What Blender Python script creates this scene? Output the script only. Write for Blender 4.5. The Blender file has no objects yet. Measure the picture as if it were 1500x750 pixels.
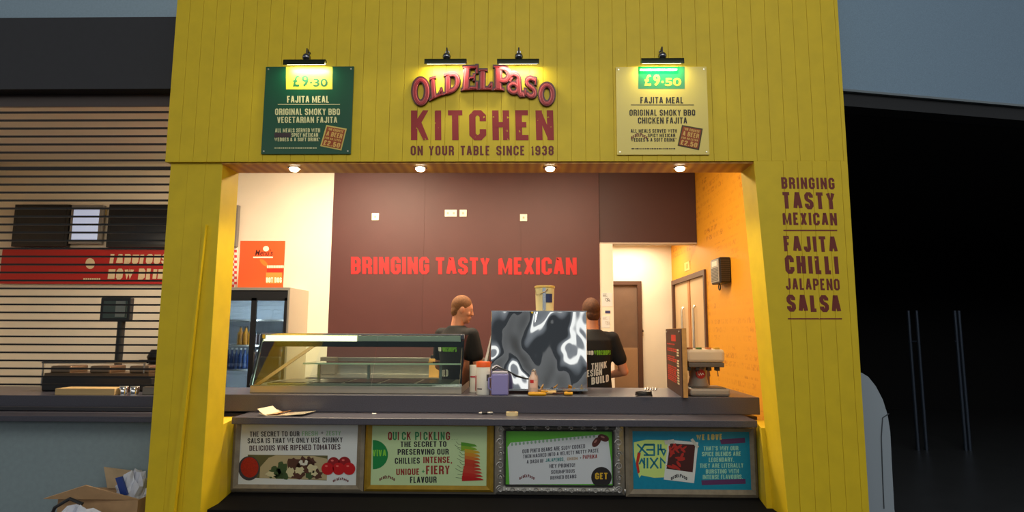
import bpy, math, random
from mathutils import Vector, Matrix
from mathutils.bvhtree import BVHTree
random.seed(7)
SC = bpy.context.scene
COL = SC.collection
PI = math.pi
V = Vector

# ---------------------------------------------------------------- camera
F, CX, CY = 900.0, 762.0, 375.0
PITCH, YAW, ROLL = math.radians(7.0), math.radians(-1.1), math.radians(0.22)
CAM = V((0.0, -3.85, 1.46))
_f = V((math.sin(YAW) * math.cos(PITCH), math.cos(YAW) * math.cos(PITCH), math.sin(PITCH)))
_r0 = V((math.cos(YAW), -math.sin(YAW), 0)); _u0 = _r0.cross(_f)
_r = _r0 * math.cos(ROLL) + _u0 * math.sin(ROLL)
_u = _u0 * math.cos(ROLL) - _r0 * math.sin(ROLL)
cd = bpy.data.cameras.new('camera'); cam = bpy.data.objects.new('camera', cd); COL.objects.link(cam)
cd.sensor_width = 36.0; cd.lens = F / 1500 * 36.0; cd.shift_x = -(CX - 750) / 1500
cd.clip_start = 0.05; cd.clip_end = 100
cam.matrix_world = Matrix(((_r.x, _u.x, -_f.x, CAM.x), (_r.y, _u.y, -_f.y, CAM.y), (_r.z, _u.z, -_f.z, CAM.z), (0, 0, 0, 1)))
SC.camera = cam

# ---------------------------------------------------------------- light and exposure
SC.view_settings.view_transform = 'Standard'; SC.view_settings.look = 'None'
SC.view_settings.gamma = 1.0; SC.view_settings.use_curve_mapping = False
SC.view_settings.exposure = 0.0
wd = bpy.data.worlds.new('hall_light'); SC.world = wd; wd.use_nodes = True
wn = wd.node_tree.nodes; wl = wd.node_tree.links
bg = wn['Background']
tc = wn.new('ShaderNodeTexCoord'); sx = wn.new('ShaderNodeSeparateXYZ'); wl.new(tc.outputs['Generated'], sx.inputs[0])
cr = wn.new('ShaderNodeValToRGB'); wl.new(sx.outputs['Z'], cr.inputs[0])
for pos, c in ((0.0, (.03, .033, .036)), (.06, (.11, .12, .13)), (.11, (.16, .17, .18)), (.135, (.80, .80, .76)), (.22, (.80, .80, .76)), (.25, (.19, .20, .21)), (.6, (.09, .10, .11))):  # bright low band added for the oven's mirror front to reflect
    e = cr.color_ramp.elements[0] if pos == 0 else cr.color_ramp.elements.new(pos)
    e.position = pos; e.color = (*c, 1)
e = cr.color_ramp.elements[-1]; e.color = (.08, .09, .10, 1)
wl.new(cr.outputs[0], bg.inputs[0]); bg.inputs[1].default_value = 1.5

def area(name, loc, target, sx_, sy_, energy, color=(1, 1, 1), spread=None):
    l = bpy.data.lights.new(name, 'AREA'); l.shape = 'RECTANGLE'; l.size = sx_; l.size_y = sy_
    l.energy = energy; l.color = color
    if spread: l.spread = math.radians(spread)
    o = bpy.data.objects.new(name, l); COL.objects.link(o); o.location = loc
    d = V(target) - V(loc); o.rotation_euler = d.to_track_quat('-Z', 'Y').to_euler()
    return o
area('hall_ceiling_light', (0.6, -5.5, 5.2), (0.1, 0, 1.3), 5.0, 2.5, 125, (1.0, .99, .86))
WARM = (1.0, .80, .56)
area('kitchen_light_west', (-2.0, 2.0, 3.42), (-2.2, 2.6, 0), 1.2, .5, 120, WARM)
area('kitchen_light_middle', (-0.5, 1.9, 3.42), (-0.5, 2.0, 0), 1.6, .5, 72, WARM)
area('kitchen_light_east', (.55, 1.7, 3.42), (.8, 2.2, 0), .8, .5, 48, WARM)
area('corridor_light', (1.35, 4.3, 2.66), (1.35, 4.3, 0), .6, .6, 24, (1.0, .86, .62))
area('neighbour_light', (-4.4, 2.1, 2.55), (-4.4, 3.4, 1.5), 1.6, .3, 6, (1.0, .78, .52))

# ---------------------------------------------------------------- helpers
def ray(px, py): return _r * ((px - CX) / F) - _u * ((py - CY) / F) + _f
def P(px, py, Y):
    d = ray(px, py); return CAM + d * ((Y - CAM.y) / d.y)
def ZP(px, py, z):
    d = ray(px, py); return CAM + d * ((z - CAM.z) / d.z)
def XP(px, py, x):
    d = ray(px, py); return CAM + d * ((x - CAM.x) / d.x)

def lin(c):
    c = c / 255.0
    return c / 12.92 if c <= .04045 else ((c + .055) / 1.055) ** 2.4
def rgb(r, g, b): return (lin(r), lin(g), lin(b), 1.0)

MATS = {}
def mat(name, col, rough=.6, metal=0.0, noise=0.0, nscale=20.0, bump=0.0, bscale=60.0, emit=0.0, spec=None, coat=0.0):
    if name in MATS: return MATS[name]
    m = bpy.data.materials.new(name); m.use_nodes = True; MATS[name] = m
    n = m.node_tree.nodes; l = m.node_tree.links; b = n['Principled BSDF']
    c = rgb(*col); b.inputs['Base Color'].default_value = c
    b.inputs['Roughness'].default_value = rough; b.inputs['Metallic'].default_value = metal
    if spec is not None: b.inputs['Specular IOR Level'].default_value = spec
    if coat: b.inputs['Coat Weight'].default_value = coat; b.inputs['Coat Roughness'].default_value = .08
    t = n.new('ShaderNodeTexCoord')
    if noise:
        x = n.new('ShaderNodeTexNoise'); x.inputs['Scale'].default_value = nscale; x.inputs['Detail'].default_value = 5
        l.new(t.outputs['Object'], x.inputs['Vector'])
        r = n.new('ShaderNodeMapRange'); r.inputs[1].default_value = .3; r.inputs[2].default_value = .7
        r.inputs[3].default_value = 1 - noise; r.inputs[4].default_value = 1 + noise
        l.new(x.outputs['Fac'], r.inputs[0])
        mx = n.new('ShaderNodeVectorMath'); mx.operation = 'SCALE'; mx.inputs[0].default_value = c[:3]
        l.new(r.outputs[0], mx.inputs['Scale']); l.new(mx.outputs[0], b.inputs['Base Color'])
    if bump:
        x = n.new('ShaderNodeTexNoise'); x.inputs['Scale'].default_value = bscale; x.inputs['Detail'].default_value = 3
        l.new(t.outputs['Object'], x.inputs['Vector'])
        bp = n.new('ShaderNodeBump'); bp.inputs['Strength'].default_value = bump; bp.inputs['Distance'].default_value = .02
        l.new(x.outputs['Fac'], bp.inputs['Height']); l.new(bp.outputs[0], b.inputs['Normal'])
    if emit:
        b.inputs['Emission Color'].default_value = c; b.inputs['Emission Strength'].default_value = emit
    return m

def glass(name, tint=(235, 245, 240), refl=.06):
    if name in MATS: return MATS[name]
    m = bpy.data.materials.new(name); m.use_nodes = True; MATS[name] = m
    n = m.node_tree.nodes; l = m.node_tree.links; n.clear()
    o = n.new('ShaderNodeOutputMaterial'); t = n.new('ShaderNodeBsdfTransparent'); g = n.new('ShaderNodeBsdfGlossy')
    t.inputs[0].default_value = rgb(*tint); g.inputs['Roughness'].default_value = .02
    fr = n.new('ShaderNodeFresnel'); fr.inputs[0].default_value = 1.5
    mx = n.new('ShaderNodeMixShader'); ad = n.new('ShaderNodeMath'); ad.operation = 'ADD'; ad.inputs[1].default_value = refl - .04
    ad.use_clamp = True
    l.new(fr.outputs[0], ad.inputs[0]); l.new(ad.outputs[0], mx.inputs[0])
    l.new(t.outputs[0], mx.inputs[1]); l.new(g.outputs[0], mx.inputs[2]); l.new(mx.outputs[0], o.inputs[0])
    return m

class MB:
    def __init__(s): s.v = []; s.f = []
    def add(s, vs, fs):
        k = len(s.v); s.v += [V(p) for p in vs]; s.f += [tuple(i + k for i in f) for f in fs]; return s
    def box(s, x0, x1, y0, y1, z0, z1):
        vs = [(x, y, z) for x in (x0, x1) for y in (y0, y1) for z in (z0, z1)]
        return s.add(vs, [(0, 1, 3, 2), (4, 6, 7, 5), (0, 4, 5, 1), (2, 3, 7, 6), (0, 2, 6, 4), (1, 5, 7, 3)])
    def obox(s, c, ax, ay, az):                       # oriented box: centre and three half axes
        c = V(c); ax = V(ax); ay = V(ay); az = V(az)
        vs = [c + ax * i + ay * j + az * k for i in (-1, 1) for j in (-1, 1) for k in (-1, 1)]
        return s.add(vs, [(0, 1, 3, 2), (4, 6, 7, 5), (0, 4, 5, 1), (2, 3, 7, 6), (0, 2, 6, 4), (1, 5, 7, 3)])
    def hexa(s, a, b):                                # two quads a, b (4 points each) joined to a solid
        return s.add(list(a) + list(b), [(3, 2, 1, 0), (4, 5, 6, 7)] + [(i, (i + 1) % 4, 4 + (i + 1) % 4, 4 + i) for i in range(4)])
    def poly(s, pts): return s.add(pts, [tuple(range(len(pts)))])
    def prism(s, pts, d):
        n = len(pts); d = V(d); a = [V(p) for p in pts]
        return s.add(a + [p + d for p in a], [tuple(range(n))[::-1], tuple(range(n, 2 * n))] + [(i, (i + 1) % n, n + (i + 1) % n, n + i) for i in range(n)])
    def lathe(s, prof, c, seg=20, M=None):            # prof: (r, z) list round the vertical axis
        c = V(c); vs = []; fs = []; n = len(prof)
        for r, z in prof:
            for k in range(seg):
                a = 2 * PI * k / seg; p = V((r * math.cos(a), r * math.sin(a), z))
                vs.append(c + (M @ p if M else p))
        for i in range(n - 1):
            for k in range(seg): fs.append((i * seg + k, i * seg + (k + 1) % seg, (i + 1) * seg + (k + 1) % seg, (i + 1) * seg + k))
        fs.append(tuple(range(seg))[::-1]); fs.append(tuple((n - 1) * seg + k for k in range(seg)))
        return s.add(vs, fs)
    def cyl(s, a, b, ra, rb=None, seg=14):
        a = V(a); b = V(b); d = b - a
        M = d.to_track_quat('Z', 'Y').to_matrix()
        return s.lathe([(ra, 0), (ra if rb is None else rb, d.length)], a, seg, M)
    def ell(s, c, rx, ry, rz, seg=18, rings=10, M=None):
        vs = []; fs = []; c = V(c)
        for i in range(rings + 1):
            t = -PI / 2 + PI * i / rings
            for k in range(seg):
                a = 2 * PI * k / seg
                p = V((rx * max(math.cos(t), 1e-3) * math.cos(a), ry * max(math.cos(t), 1e-3) * math.sin(a), rz * math.sin(t)))
                vs.append(c + (M @ p if M else p))
        for i in range(rings):
            for k in range(seg): fs.append((i * seg + k, i * seg + (k + 1) % seg, (i + 1) * seg + (k + 1) % seg, (i + 1) * seg + k))
        fs.append(tuple(range(seg))[::-1]); fs.append(tuple(rings * seg + k for k in range(seg)))
        return s.add(vs, fs)
    def cap(s, a, b, ra, rb=None, seg=14):            # tapered capsule
        rb = ra if rb is None else rb; a = V(a); b = V(b); d = b - a; L = max(d.length, 1e-4)
        M = d.to_track_quat('Z', 'Y').to_matrix(); pr = []
        for i in range(6): t = -PI / 2 + PI / 2 * i / 5; pr.append((max(ra * math.cos(t), 1e-4), ra * math.sin(t)))
        for i in range(6): t = PI / 2 * i / 5; pr.append((max(rb * math.cos(t), 1e-4), L + rb * math.sin(t)))
        return s.lathe(pr, a, seg, M)
    def tube(s, pts, r, seg=8, closed=False):
        pts = [V(p) for p in pts]; n = len(pts); vs = []; fs = []; up = None
        for i in range(n):
            a = pts[i - 1] if (i or closed) else pts[0]; b = pts[(i + 1) % n] if (i < n - 1 or closed) else pts[-1]
            t = (b - a).normalized()
            if up is None: up = t.orthogonal().normalized()
            up = (up - t * up.dot(t)); up = up.normalized() if up.length > 1e-6 else t.orthogonal().normalized()
            w = t.cross(up); rr = r[i] if isinstance(r, (list, tuple)) else r
            for k in range(seg): g = 2 * PI * k / seg; vs.append(pts[i] + up * (rr * math.cos(g)) + w * (rr * math.sin(g)))
        m = n if closed else n - 1
        for i in range(m):
            j = (i + 1) % n
            for k in range(seg): fs.append((i * seg + k, i * seg + (k + 1) % seg, j * seg + (k + 1) % seg, j * seg + k))
        if not closed: fs.append(tuple(range(seg))[::-1]); fs.append(tuple((n - 1) * seg + k for k in range(seg)))
        return s.add(vs, fs)
    def loft(s, rings, seg=24):                       # rings: (centre, rx, ry)
        vs = []; fs = []; n = len(rings)
        for c, rx, ry in rings:
            for k in range(seg): a = 2 * PI * k / seg; vs.append(V(c) + V((rx * math.cos(a), ry * math.sin(a), 0)))
        for i in range(n - 1):
            for k in range(seg): fs.append((i * seg + k, i * seg + (k + 1) % seg, (i + 1) * seg + (k + 1) % seg, (i + 1) * seg + k))
        fs.append(tuple(range(seg))[::-1]); fs.append(tuple((n - 1) * seg + k for k in range(seg)))
        return s.add(vs, fs)
    def xform(s, M): s.v = [M @ p for p in s.v]; return s
    def mesh(s, name, off=V((0, 0, 0))):
        me = bpy.data.meshes.new(name); me.from_pydata([p - off for p in s.v], [], s.f); me.validate(); return me

ORG = {}
def origin(o):
    return ORG.get(o.name, V((0, 0, 0)))
def link(name, me, m, parent=None, loc=None, smooth=False, bevel=0.0, kind=None, fix=True):
    if fix:
        import bmesh
        bm = bmesh.new(); bm.from_mesh(me); bmesh.ops.recalc_face_normals(bm, faces=bm.faces); bm.to_mesh(me); bm.free()
    if m is not None: me.materials.append(m)
    o = bpy.data.objects.new(name, me); COL.objects.link(o)
    if parent: o.parent = parent; ORG[o.name] = origin(parent)
    elif loc is not None: o.location = loc; ORG[o.name] = V(loc)
    if smooth:
        for p in me.polygons: p.use_smooth = True
        try: me.set_sharp_from_angle(angle=math.radians(40))
        except Exception: pass
    if bevel:
        b = o.modifiers.new('bevel', 'BEVEL'); b.width = bevel; b.segments = 2; b.limit_method = 'ANGLE'
    if kind: o['kind'] = kind
    return o
def part(name, mb, m, parent, smooth=False, bevel=0.0, label=None, fix=True):
    o = link(name, mb.mesh(name, origin(parent)), m, parent, None, smooth, bevel, None, fix)
    if label: o['label'] = label
    return o
def tag(o, label, cat, group=None):
    o['label'] = label; o['category'] = cat
    if group: o['group'] = group
    return o
def thing(name, label, cat, loc, group=None):
    o = bpy.data.objects.new(name, None); COL.objects.link(o); o.empty_display_size = .05
    o.location = loc; ORG[o.name] = V(loc); return tag(o, label, cat, group)
def centre(mb):
    xs = [p.x for p in mb.v]; ys = [p.y for p in mb.v]; zs = [p.z for p in mb.v]
    return V(((min(xs) + max(xs)) / 2, (min(ys) + max(ys)) / 2, min(zs)))
def solo(name, mb, m, label, cat, group=None, smooth=False, bevel=0.0, fix=True):
    c = centre(mb); o = link(name, mb.mesh(name, c), m, None, c, smooth, bevel, None, fix); return tag(o, label, cat, group)
def struct(name, mb, m, parent=None, bevel=0.0, smooth=False):
    if parent is not None: return part(name, mb, m, parent, smooth, bevel)
    return link(name, mb.mesh(name), m, None, None, smooth, bevel, 'structure')
def copy_tree(o, parent=None):
    c = o.copy(); COL.objects.link(c)
    if parent: c.parent = parent
    for ch in list(o.children): copy_tree(ch, c)
    return c

# ---------------------------------------------------------------- condensed block lettering
a_, b_ = .3, .13
GL = {
 'A': (.48, [[(0, -.05), (.40, 1), (.60, 1), (1, -.05)], [(.2, .28), (.8, .28)]]),
 'B': (.46, [[(0, 0), (0, 1), (1 - a_, 1), (1, 1 - b_), (1, .62), (.8, .52), (1, .42), (1, b_), (1 - a_, 0), (0, 0)], [(0, .52), (.8, .52)]]),
 'C': (.46, [[(1, .66), (1, 1 - b_), (1 - a_, 1), (a_, 1), (0, 1 - b_), (0, b_), (a_, 0), (1 - a_, 0), (1, b_), (1, .34)]]),
 'D': (.46, [[(0, 0), (0, 1), (1 - a_, 1), (1, 1 - b_), (1, b_), (1 - a_, 0), (0, 0)]]),
 'E': (.38, [[(1.25, 1), (0, 1), (0, 0), (1.25, 0)], [(0, .52), (1, .52)]]),
 'F': (.37, [[(1.25, 1), (0, 1), (0, -.1)], [(0, .5), (1, .5)]]),
 'G': (.46, [[(1, .68), (1, 1 - b_), (1 - a_, 1), (a_, 1), (0, 1 - b_), (0, b_), (a_, 0), (1 - a_, 0), (1, b_), (1, .46), (.5, .46)]]),
 'H': (.46, [[(0, -.1), (0, 1.1)], [(1, -.1), (1, 1.1)], [(0, .52), (1, .52)]]),
 'I': (.17, [[(.5, -.1), (.5, 1.1)]]),
 'J': (.40, [[(1, 1.1), (1, b_), (1 - a_, 0), (a_, 0), (0, b_), (0, .3)]]),
 'K': (.48, [[(0, -.1), (0, 1.1)], [(1.05, 1.15), (.1, .42)], [(.35, .62), (1.1, -.12)]]),
 'L': (.36, [[(0, 1.1), (0, 0), (1.25, 0)]]),
 'M': (.62, [[(0, -.1), (0, 1)], [(.02, 1.05), (.5, .1), (.98, 1.05)], [(1, 1), (1, -.1)]]),
 'N': (.48, [[(0, -.1), (0, 1.1)], [(.02, 1.05), (.98, -.05)], [(1, -.1), (1, 1.1)]]),
 'O': (.46, [[(0, .5), (0, 1 - b_), (a_, 1), (1 - a_, 1), (1, 1 - b_), (1, b_), (1 - a_, 0), (a_, 0), (0, b_), (0, .5)]]),
 'P': (.46, [[(0, -.1), (0, 1), (1 - a_, 1), (1, 1 - b_), (1, .55), (1 - a_, .44), (0, .44)]]),
 'Q': (.46, [[(0, .5), (0, 1 - b_), (a_, 1), (1 - a_, 1), (1, 1 - b_), (1, b_), (1 - a_, 0), (a_, 0), (0, b_), (0, .5)], [(.55, .25), (1.1, -.05)]]),
 'R': (.46, [[(0, -.1), (0, 1), (1 - a_, 1), (1, 1 - b_), (1, .6), (1 - a_, .48), (0, .48)], [(.6, .48), (1, .32), (1, -.1)]]),
 'S': (.45, [[(1, .72), (1, 1 - b_), (1 - a_, 1), (a_, 1), (0, 1 - b_), (0, .67), (.2, .56), (.8, .44), (1, .34), (1, b_), (1 - a_, 0), (a_, 0), (0, b_), (0, .28)]]),
 'T': (.42, [[(-.3, 1), (1.3, 1)], [(.5, 1), (.5, -.1)]]),
 'U': (.46, [[(0, 1.1), (0, b_), (a_, 0), (1 - a_, 0), (1, b_), (1, 1.1)]]),
 'V': (.46, [[(0, 1.06), (.42, 0), (.58, 0), (1, 1.06)]]),
 'W': (.66, [[(0, 1.06), (.24, 0), (.5, .9), (.76, 0), (1, 1.06)]]),
 'X': (.46, [[(-.02, 1.06), (1.02, -.06)], [(1.02, 1.06), (-.02, -.06)]]),
 'Y': (.46, [[(0, 1.06), (.5, .45), (1, 1.06)], [(.5, .5), (.5, -.1)]]),
 'Z': (.42, [[(-.2, 1), (1, 1), (0, 0), (1.2, 0)]]),
 '0': (.44, [[(0, .5), (0, 1 - b_), (a_, 1), (1 - a_, 1), (1, 1 - b_), (1, b_), (1 - a_, 0), (a_, 0), (0, b_), (0, .5)]]),
 '1': (.26, [[(0, .8), (.9, 1), (.9, -.1)]]),
 '2': (.42, [[(0, .7), (0, 1 - b_), (a_, 1), (1 - a_, 1), (1, 1 - b_), (1, .62), (0, .12), (0, 0), (1.25, 0)]]),
 '3': (.43, [[(0, .75), (0, 1 - b_), (a_, 1), (1 - a_, 1), (1, 1 - b_), (1, .62), (.75, .52), (1, .42), (1, b_), (1 - a_, 0), (a_, 0), (0, b_), (0, .25)], [(.35, .52), (.75, .52)]]),
 '5': (.42, [[(1.1, 1), (0, 1), (0, .55), (1 - a_, .6), (1, .5), (1, b_), (1 - a_, 0), (a_, 0), (0, b_), (0, .25)]]),
 '8': (.44, [[(.2, .52), (0, .64), (0, 1 - b_), (a_, 1), (1 - a_, 1), (1, 1 - b_), (1, .64), (.8, .52), (1, .4), (1, b_), (1 - a_, 0), (a_, 0), (0, b_), (0, .4), (.2, .52)], [(.2, .52), (.8, .52)]]),
 '9': (.44, [[(1, .55), (.7, .44), (a_, .44), (0, .56), (0, 1 - b_), (a_, 1), (1 - a_, 1), (1, 1 - b_), (1, b_), (1 - a_, 0), (a_, 0), (0, b_), (0, .25)]]),
 '£': (.44, [[(1, .75), (1, 1 - b_), (1 - a_, 1), (.5, 1), (.25, 1 - b_), (.25, .1), (0, 0), (1.2, 0)], [(0, .5), (.8, .5)]]),
 '.': (.17, [[(.5, -.1), (.5, .06)]]), ',': (.17, [[(.5, .05), (.3, -.25)]]), "'": (.14, [[(.5, 1.1), (.5, .75)]]),
 '!': (.17, [[(.5, 1.1), (.5, .32)], [(.5, -.1), (.5, .06)]]),
 '+': (.8, [[(0, .5), (1, .5)], [(.5, 1), (.5, 0)]]), '-': (.3, [[(0, .45), (1, .45)]]),
 '&': (.5, [[(1.1, .0), (.15, .75), (.2, .95), (.5, 1), (.7, .85), (.6, .7), (.1, .4), (0, .15), (.3, 0), (.7, .05), (1, .4)]]),
 '*': (.24, [[(0, .9), (1, .9)], [(.5, 1.05), (.5, .72)]]), ';': (.17, [[(.5, .5), (.5, .6)], [(.5, .05), (.3, -.25)]]),
}
def strip(pts, t):
    closed = (V((*pts[0], 0)) - V((*pts[-1], 0))).length < 1e-6
    q = [V((x, y)) for x, y in pts]
    if closed: q = q[:-1]
    n = len(q); L = []; R = []
    for i in range(n):
        d1 = (q[i] - q[i - 1]).normalized() if (i or closed) else None
        d2 = (q[(i + 1) % n] - q[i]).normalized() if (i < n - 1 or closed) else None
        if d1 is None: d1 = d2
        if d2 is None: d2 = d1
        n1 = V((-d1.y, d1.x)); n2 = V((-d2.y, d2.x)); m = n1 + n2
        m = m.normalized() if m.length > 1e-4 else n1
        k = min(t / 2 / max(m.dot(n1), .3), t * 1.0)
        L.append(q[i] + m * k); R.append(q[i] - m * k)
    return [(R[i], R[(i + 1) % n], L[(i + 1) % n], L[i]) for i in range(n if closed else n - 1)]
def glyph_quads(ch, t):
    w, st = GL[ch]; out = []
    w = max(w, t * 1.02)
    lo = -.14 if ch in ',;' else 0
    for i, pl in enumerate(st):                       # crossing strokes lie a hair apart so they never share a plane
        for j, q in enumerate(strip([(t / 2 + x * (w - t), t / 2 + y * (1 - t)) for x, y in pl], t * (.74 if ch in 'NM' and i == 1 else 1))):
            out.append([V((min(max(p.x, 0), w), min(max(p.y, lo), 1), i * .0004 + j * .00004)) for p in q])
    return w, out
def text_quads(s, t=.16, gap=.09, space=.26):         # small caps for lower-case letters
    x = 0; out = []
    for ch in s:
        if ch == ' ': x += space; continue
        k = 1.0 if not ch.islower() else .84
        w, qs = glyph_quads(ch.upper(), t / (1 if k == 1 else 1))
        out += [[V((x + p.x * k, p.y * k, p.z)) for p in q] for q in qs]
        x += w * k + gap
    return x - gap, out
def text(mb, s, box, pl, t=.17, gap=.09, dy=0.0, space=.26, dx=0.0, depth=None):
    x0, y0, x1, y1 = box                              # lettering fitted into a box on the surface pl
    o = pl(x0, y1); ux = pl(x1, y1 + dy) - o; uz = pl(x0 + dx, y0) - o
    w, qs = text_quads(s, t, gap, space); nn = ux.cross(uz).normalized()
    for q in qs:
        pts = [o + ux * (p.x / w) + uz * p.y + nn * p.z for p in q]
        if depth: mb.prism(pts, depth)
        else: mb.poly(pts)
    return mb
def plane(Y): return lambda x, y: P(x, y, Y)
def rect(mb, x0, y0, x1, y1, pl): return mb.poly([pl(x0, y1), pl(x1, y1), pl(x1, y0), pl(x0, y0)])
def quadpx(mb, pts, pl): return mb.poly([pl(*p) for p in pts])
def disc(mb, cx, cy, r, pl, ry=None, n=28, a0=0, a1=2 * PI):
    return mb.poly([pl(cx + r * math.cos(a0 + (a1 - a0) * k / n), cy - (ry or r) * math.sin(a0 + (a1 - a0) * k / n)) for k in range(n if a1 - a0 > 6.2 else n + 1)])
def fonttext(s, box, pl, weight=.02, shear=0.0):      # round sans lettering from the built-in typeface
    c = bpy.data.curves.new('lettering', 'FONT'); c.body = s; c.offset = weight; c.shear = shear; c.resolution_u = 3
    o = bpy.data.objects.new('lettering', c); COL.objects.link(o); bpy.context.view_layer.update()
    me = bpy.data.meshes.new_from_object(o.evaluated_get(bpy.context.evaluated_depsgraph_get()))
    bpy.data.objects.remove(o); bpy.data.curves.remove(c)
    xs = [v.co.x for v in me.vertices]; ys = [v.co.y for v in me.vertices]
    x0, y0, x1, y1 = box; og = pl(x0, y1); ux = pl(x1, y1) - og; uz = pl(x0, y0) - og; mb = MB()
    mb.v = [og + ux * ((v.co.x - min(xs)) / (max(xs) - min(xs))) + uz * ((v.co.y - min(ys)) / (max(ys) - min(ys))) for v in me.vertices]
    mb.f = [tuple(p.vertices) for p in me.polygons]; bpy.data.meshes.remove(me)
    return mb

# ---------------------------------------------------------------- materials of the place
def yellow_paint():
    m = mat('yellow_paint', (222, 190, 22), .55, 0, .05, 9)
    return m
YEL = yellow_paint()
BROWN = mat('brown_wall_paint', (80, 43, 42), .55, 0, .05, 3)
WHITE = mat('white_wall_paint', (236, 226, 208), .7, 0, .02, 3)
BLUEGREY = mat('blue_grey_cladding', (150, 172, 190), .7, 0, .06, 60)
DARKBAND = mat('dark_fascia_paint', (44, 44, 50), .55, 0, .05, 20)
COUNTER = mat('dark_stone_laminate', (74, 73, 84), .32, 0, .22, 160)
BLACK = mat('black_plastic', (22, 22, 24), .4)
VOID = mat('painted_hall_darkness', (14, 14, 18), .9)  # near-black colour puts the hall's lack of light into its surfaces
STEEL = mat('brushed_steel', (190, 186, 178), .28, 1.0, .06, 12)
CHROME = mat('chrome', (215, 215, 215), .08, 1.0)
GREY = mat('grey_plastic', (150, 150, 148), .45)
WHITEP = mat('white_plastic', (235, 232, 222), .4)
RED = mat('red_print', (170, 28, 40), .55)
DRED = mat('maroon_print', (112, 34, 40), .6)
TIMBER = mat('varnished_timber', (120, 92, 66), .5, 0, .2, 14)

def orange_wall():
    m = bpy.data.materials.new('orange_printed_wallpaper'); m.use_nodes = True
    n = m.node_tree.nodes; l = m.node_tree.links; b = n['Principled BSDF']; b.inputs['Roughness'].default_value = .6
    t = n.new('ShaderNodeTexCoord'); mp = n.new('ShaderNodeMapping'); mp.inputs['Rotation'].default_value = (math.radians(90), 0, math.radians(90))
    mp.inputs['Rotation'].default_value = (0, 0, 0)
    sp = n.new('ShaderNodeSeparateXYZ'); cb = n.new('ShaderNodeCombineXYZ')
    l.new(t.outputs['Object'], sp.inputs[0]); l.new(sp.outputs['Y'], cb.inputs['X']); l.new(sp.outputs['Z'], cb.inputs['Y'])
    br = n.new('ShaderNodeTexBrick'); br.inputs['Scale'].default_value = 1.0; br.inputs['Mortar Size'].default_value = .03
    br.inputs['Mortar Smooth'].default_value = .6
    br.inputs['Brick Width'].default_value = .8; br.inputs['Row Height'].default_value = .27; br.inputs['Bias'].default_value = -.1
    br.inputs['Color1'].default_value = (0, 0, 0, 1); br.inputs['Color2'].default_value = (1, 1, 1, 1); br.inputs['Mortar'].default_value = (0, 0, 0, 1)
    l.new(cb.outputs[0], br.inputs['Vector'])
    br2 = n.new('ShaderNodeTexBrick'); br2.inputs['Scale'].default_value = 1.0; br2.inputs['Mortar Size'].default_value = .016
    br2.inputs['Color1'].default_value = (1, 1, 1, 1); br2.inputs['Color2'].default_value = (.2, .2, .2, 1); br2.inputs['Mortar'].default_value = (0, 0, 0, 1)
    br2.inputs['Brick Width'].default_value = .13; br2.inputs['Row Height'].default_value = .085
    l.new(cb.outputs[0], br2.inputs['Vector'])
    nz = n.new('ShaderNodeTexNoise'); nz.inputs['Scale'].default_value = 2.6; nz.inputs['Detail'].default_value = 4; l.new(cb.outputs[0], nz.inputs['Vector'])
    mr = n.new('ShaderNodeMapRange'); mr.inputs[1].default_value = .34; mr.inputs[2].default_value = .58; l.new(nz.outputs['Fac'], mr.inputs[0])
    m1 = n.new('ShaderNodeMath'); m1.operation = 'MULTIPLY'; m2 = n.new('ShaderNodeMath'); m2.operation = 'MULTIPLY'; m3 = n.new('ShaderNodeMath'); m3.operation = 'MULTIPLY'
    l.new(br.outputs['Color'], m1.inputs[0]); l.new(br2.outputs['Color'], m1.inputs[1])
    l.new(m1.outputs[0], m2.inputs[0]); l.new(mr.outputs[0], m2.inputs[1]); n4 = n.new('ShaderNodeTexNoise'); n4.inputs['Scale'].default_value = 34; n4.inputs['Detail'].default_value = 2; l.new(cb.outputs[0], n4.inputs['Vector'])
    r4 = n.new('ShaderNodeMapRange'); r4.inputs[1].default_value = .44; r4.inputs[2].default_value = .54; l.new(n4.outputs['Fac'], r4.inputs[0])
    m5 = n.new('ShaderNodeMath'); m5.operation = 'MULTIPLY'; l.new(m2.outputs[0], m5.inputs[0]); l.new(r4.outputs[0], m5.inputs[1])
    m3.inputs[1].default_value = 1.0; l.new(m5.outputs[0], m3.inputs[0])
    mx = n.new('ShaderNodeMix'); mx.data_type = 'RGBA'
    mx.inputs[6].default_value = rgb(224, 152, 26); mx.inputs[7].default_value = rgb(150, 64, 6)
    l.new(m3.outputs[0], mx.inputs[0]); l.new(mx.outputs[2], b.inputs['Base Color'])
    return m
ORANGE = orange_wall()
def soffit_mat():  # ochre puts the warm lamplight into the yellow boards' colour
    m = bpy.data.materials.new('warm_tinted_soffit_boards'); m.use_nodes = True
    n = m.node_tree.nodes; l = m.node_tree.links; b = n['Principled BSDF']; b.inputs['Roughness'].default_value = .5
    t = n.new('ShaderNodeTexCoord'); w = n.new('ShaderNodeTexWave'); w.inputs['Scale'].default_value = 4.6; w.inputs['Distortion'].default_value = 1.2
    w.inputs['Detail'].default_value = 2
    l.new(t.outputs['Object'], w.inputs['Vector'])
    mx = n.new('ShaderNodeMix'); mx.data_type = 'RGBA'; mx.inputs[6].default_value = rgb(206, 146, 36); mx.inputs[7].default_value = rgb(178, 112, 26)
    l.new(w.outputs['Fac'], mx.inputs[0]); l.new(mx.outputs[2], b.inputs['Base Color'])
    return m
SOFF = soffit_mat()

# ---------------------------------------------------------------- the setting
struct('floor', MB().box(-9, 12, -12, 9, -.1, 0), mat('grey_hall_floor', (74, 76, 80), .35, 0, .1, 4))
FT, FB = 3.95, 2.545
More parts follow.
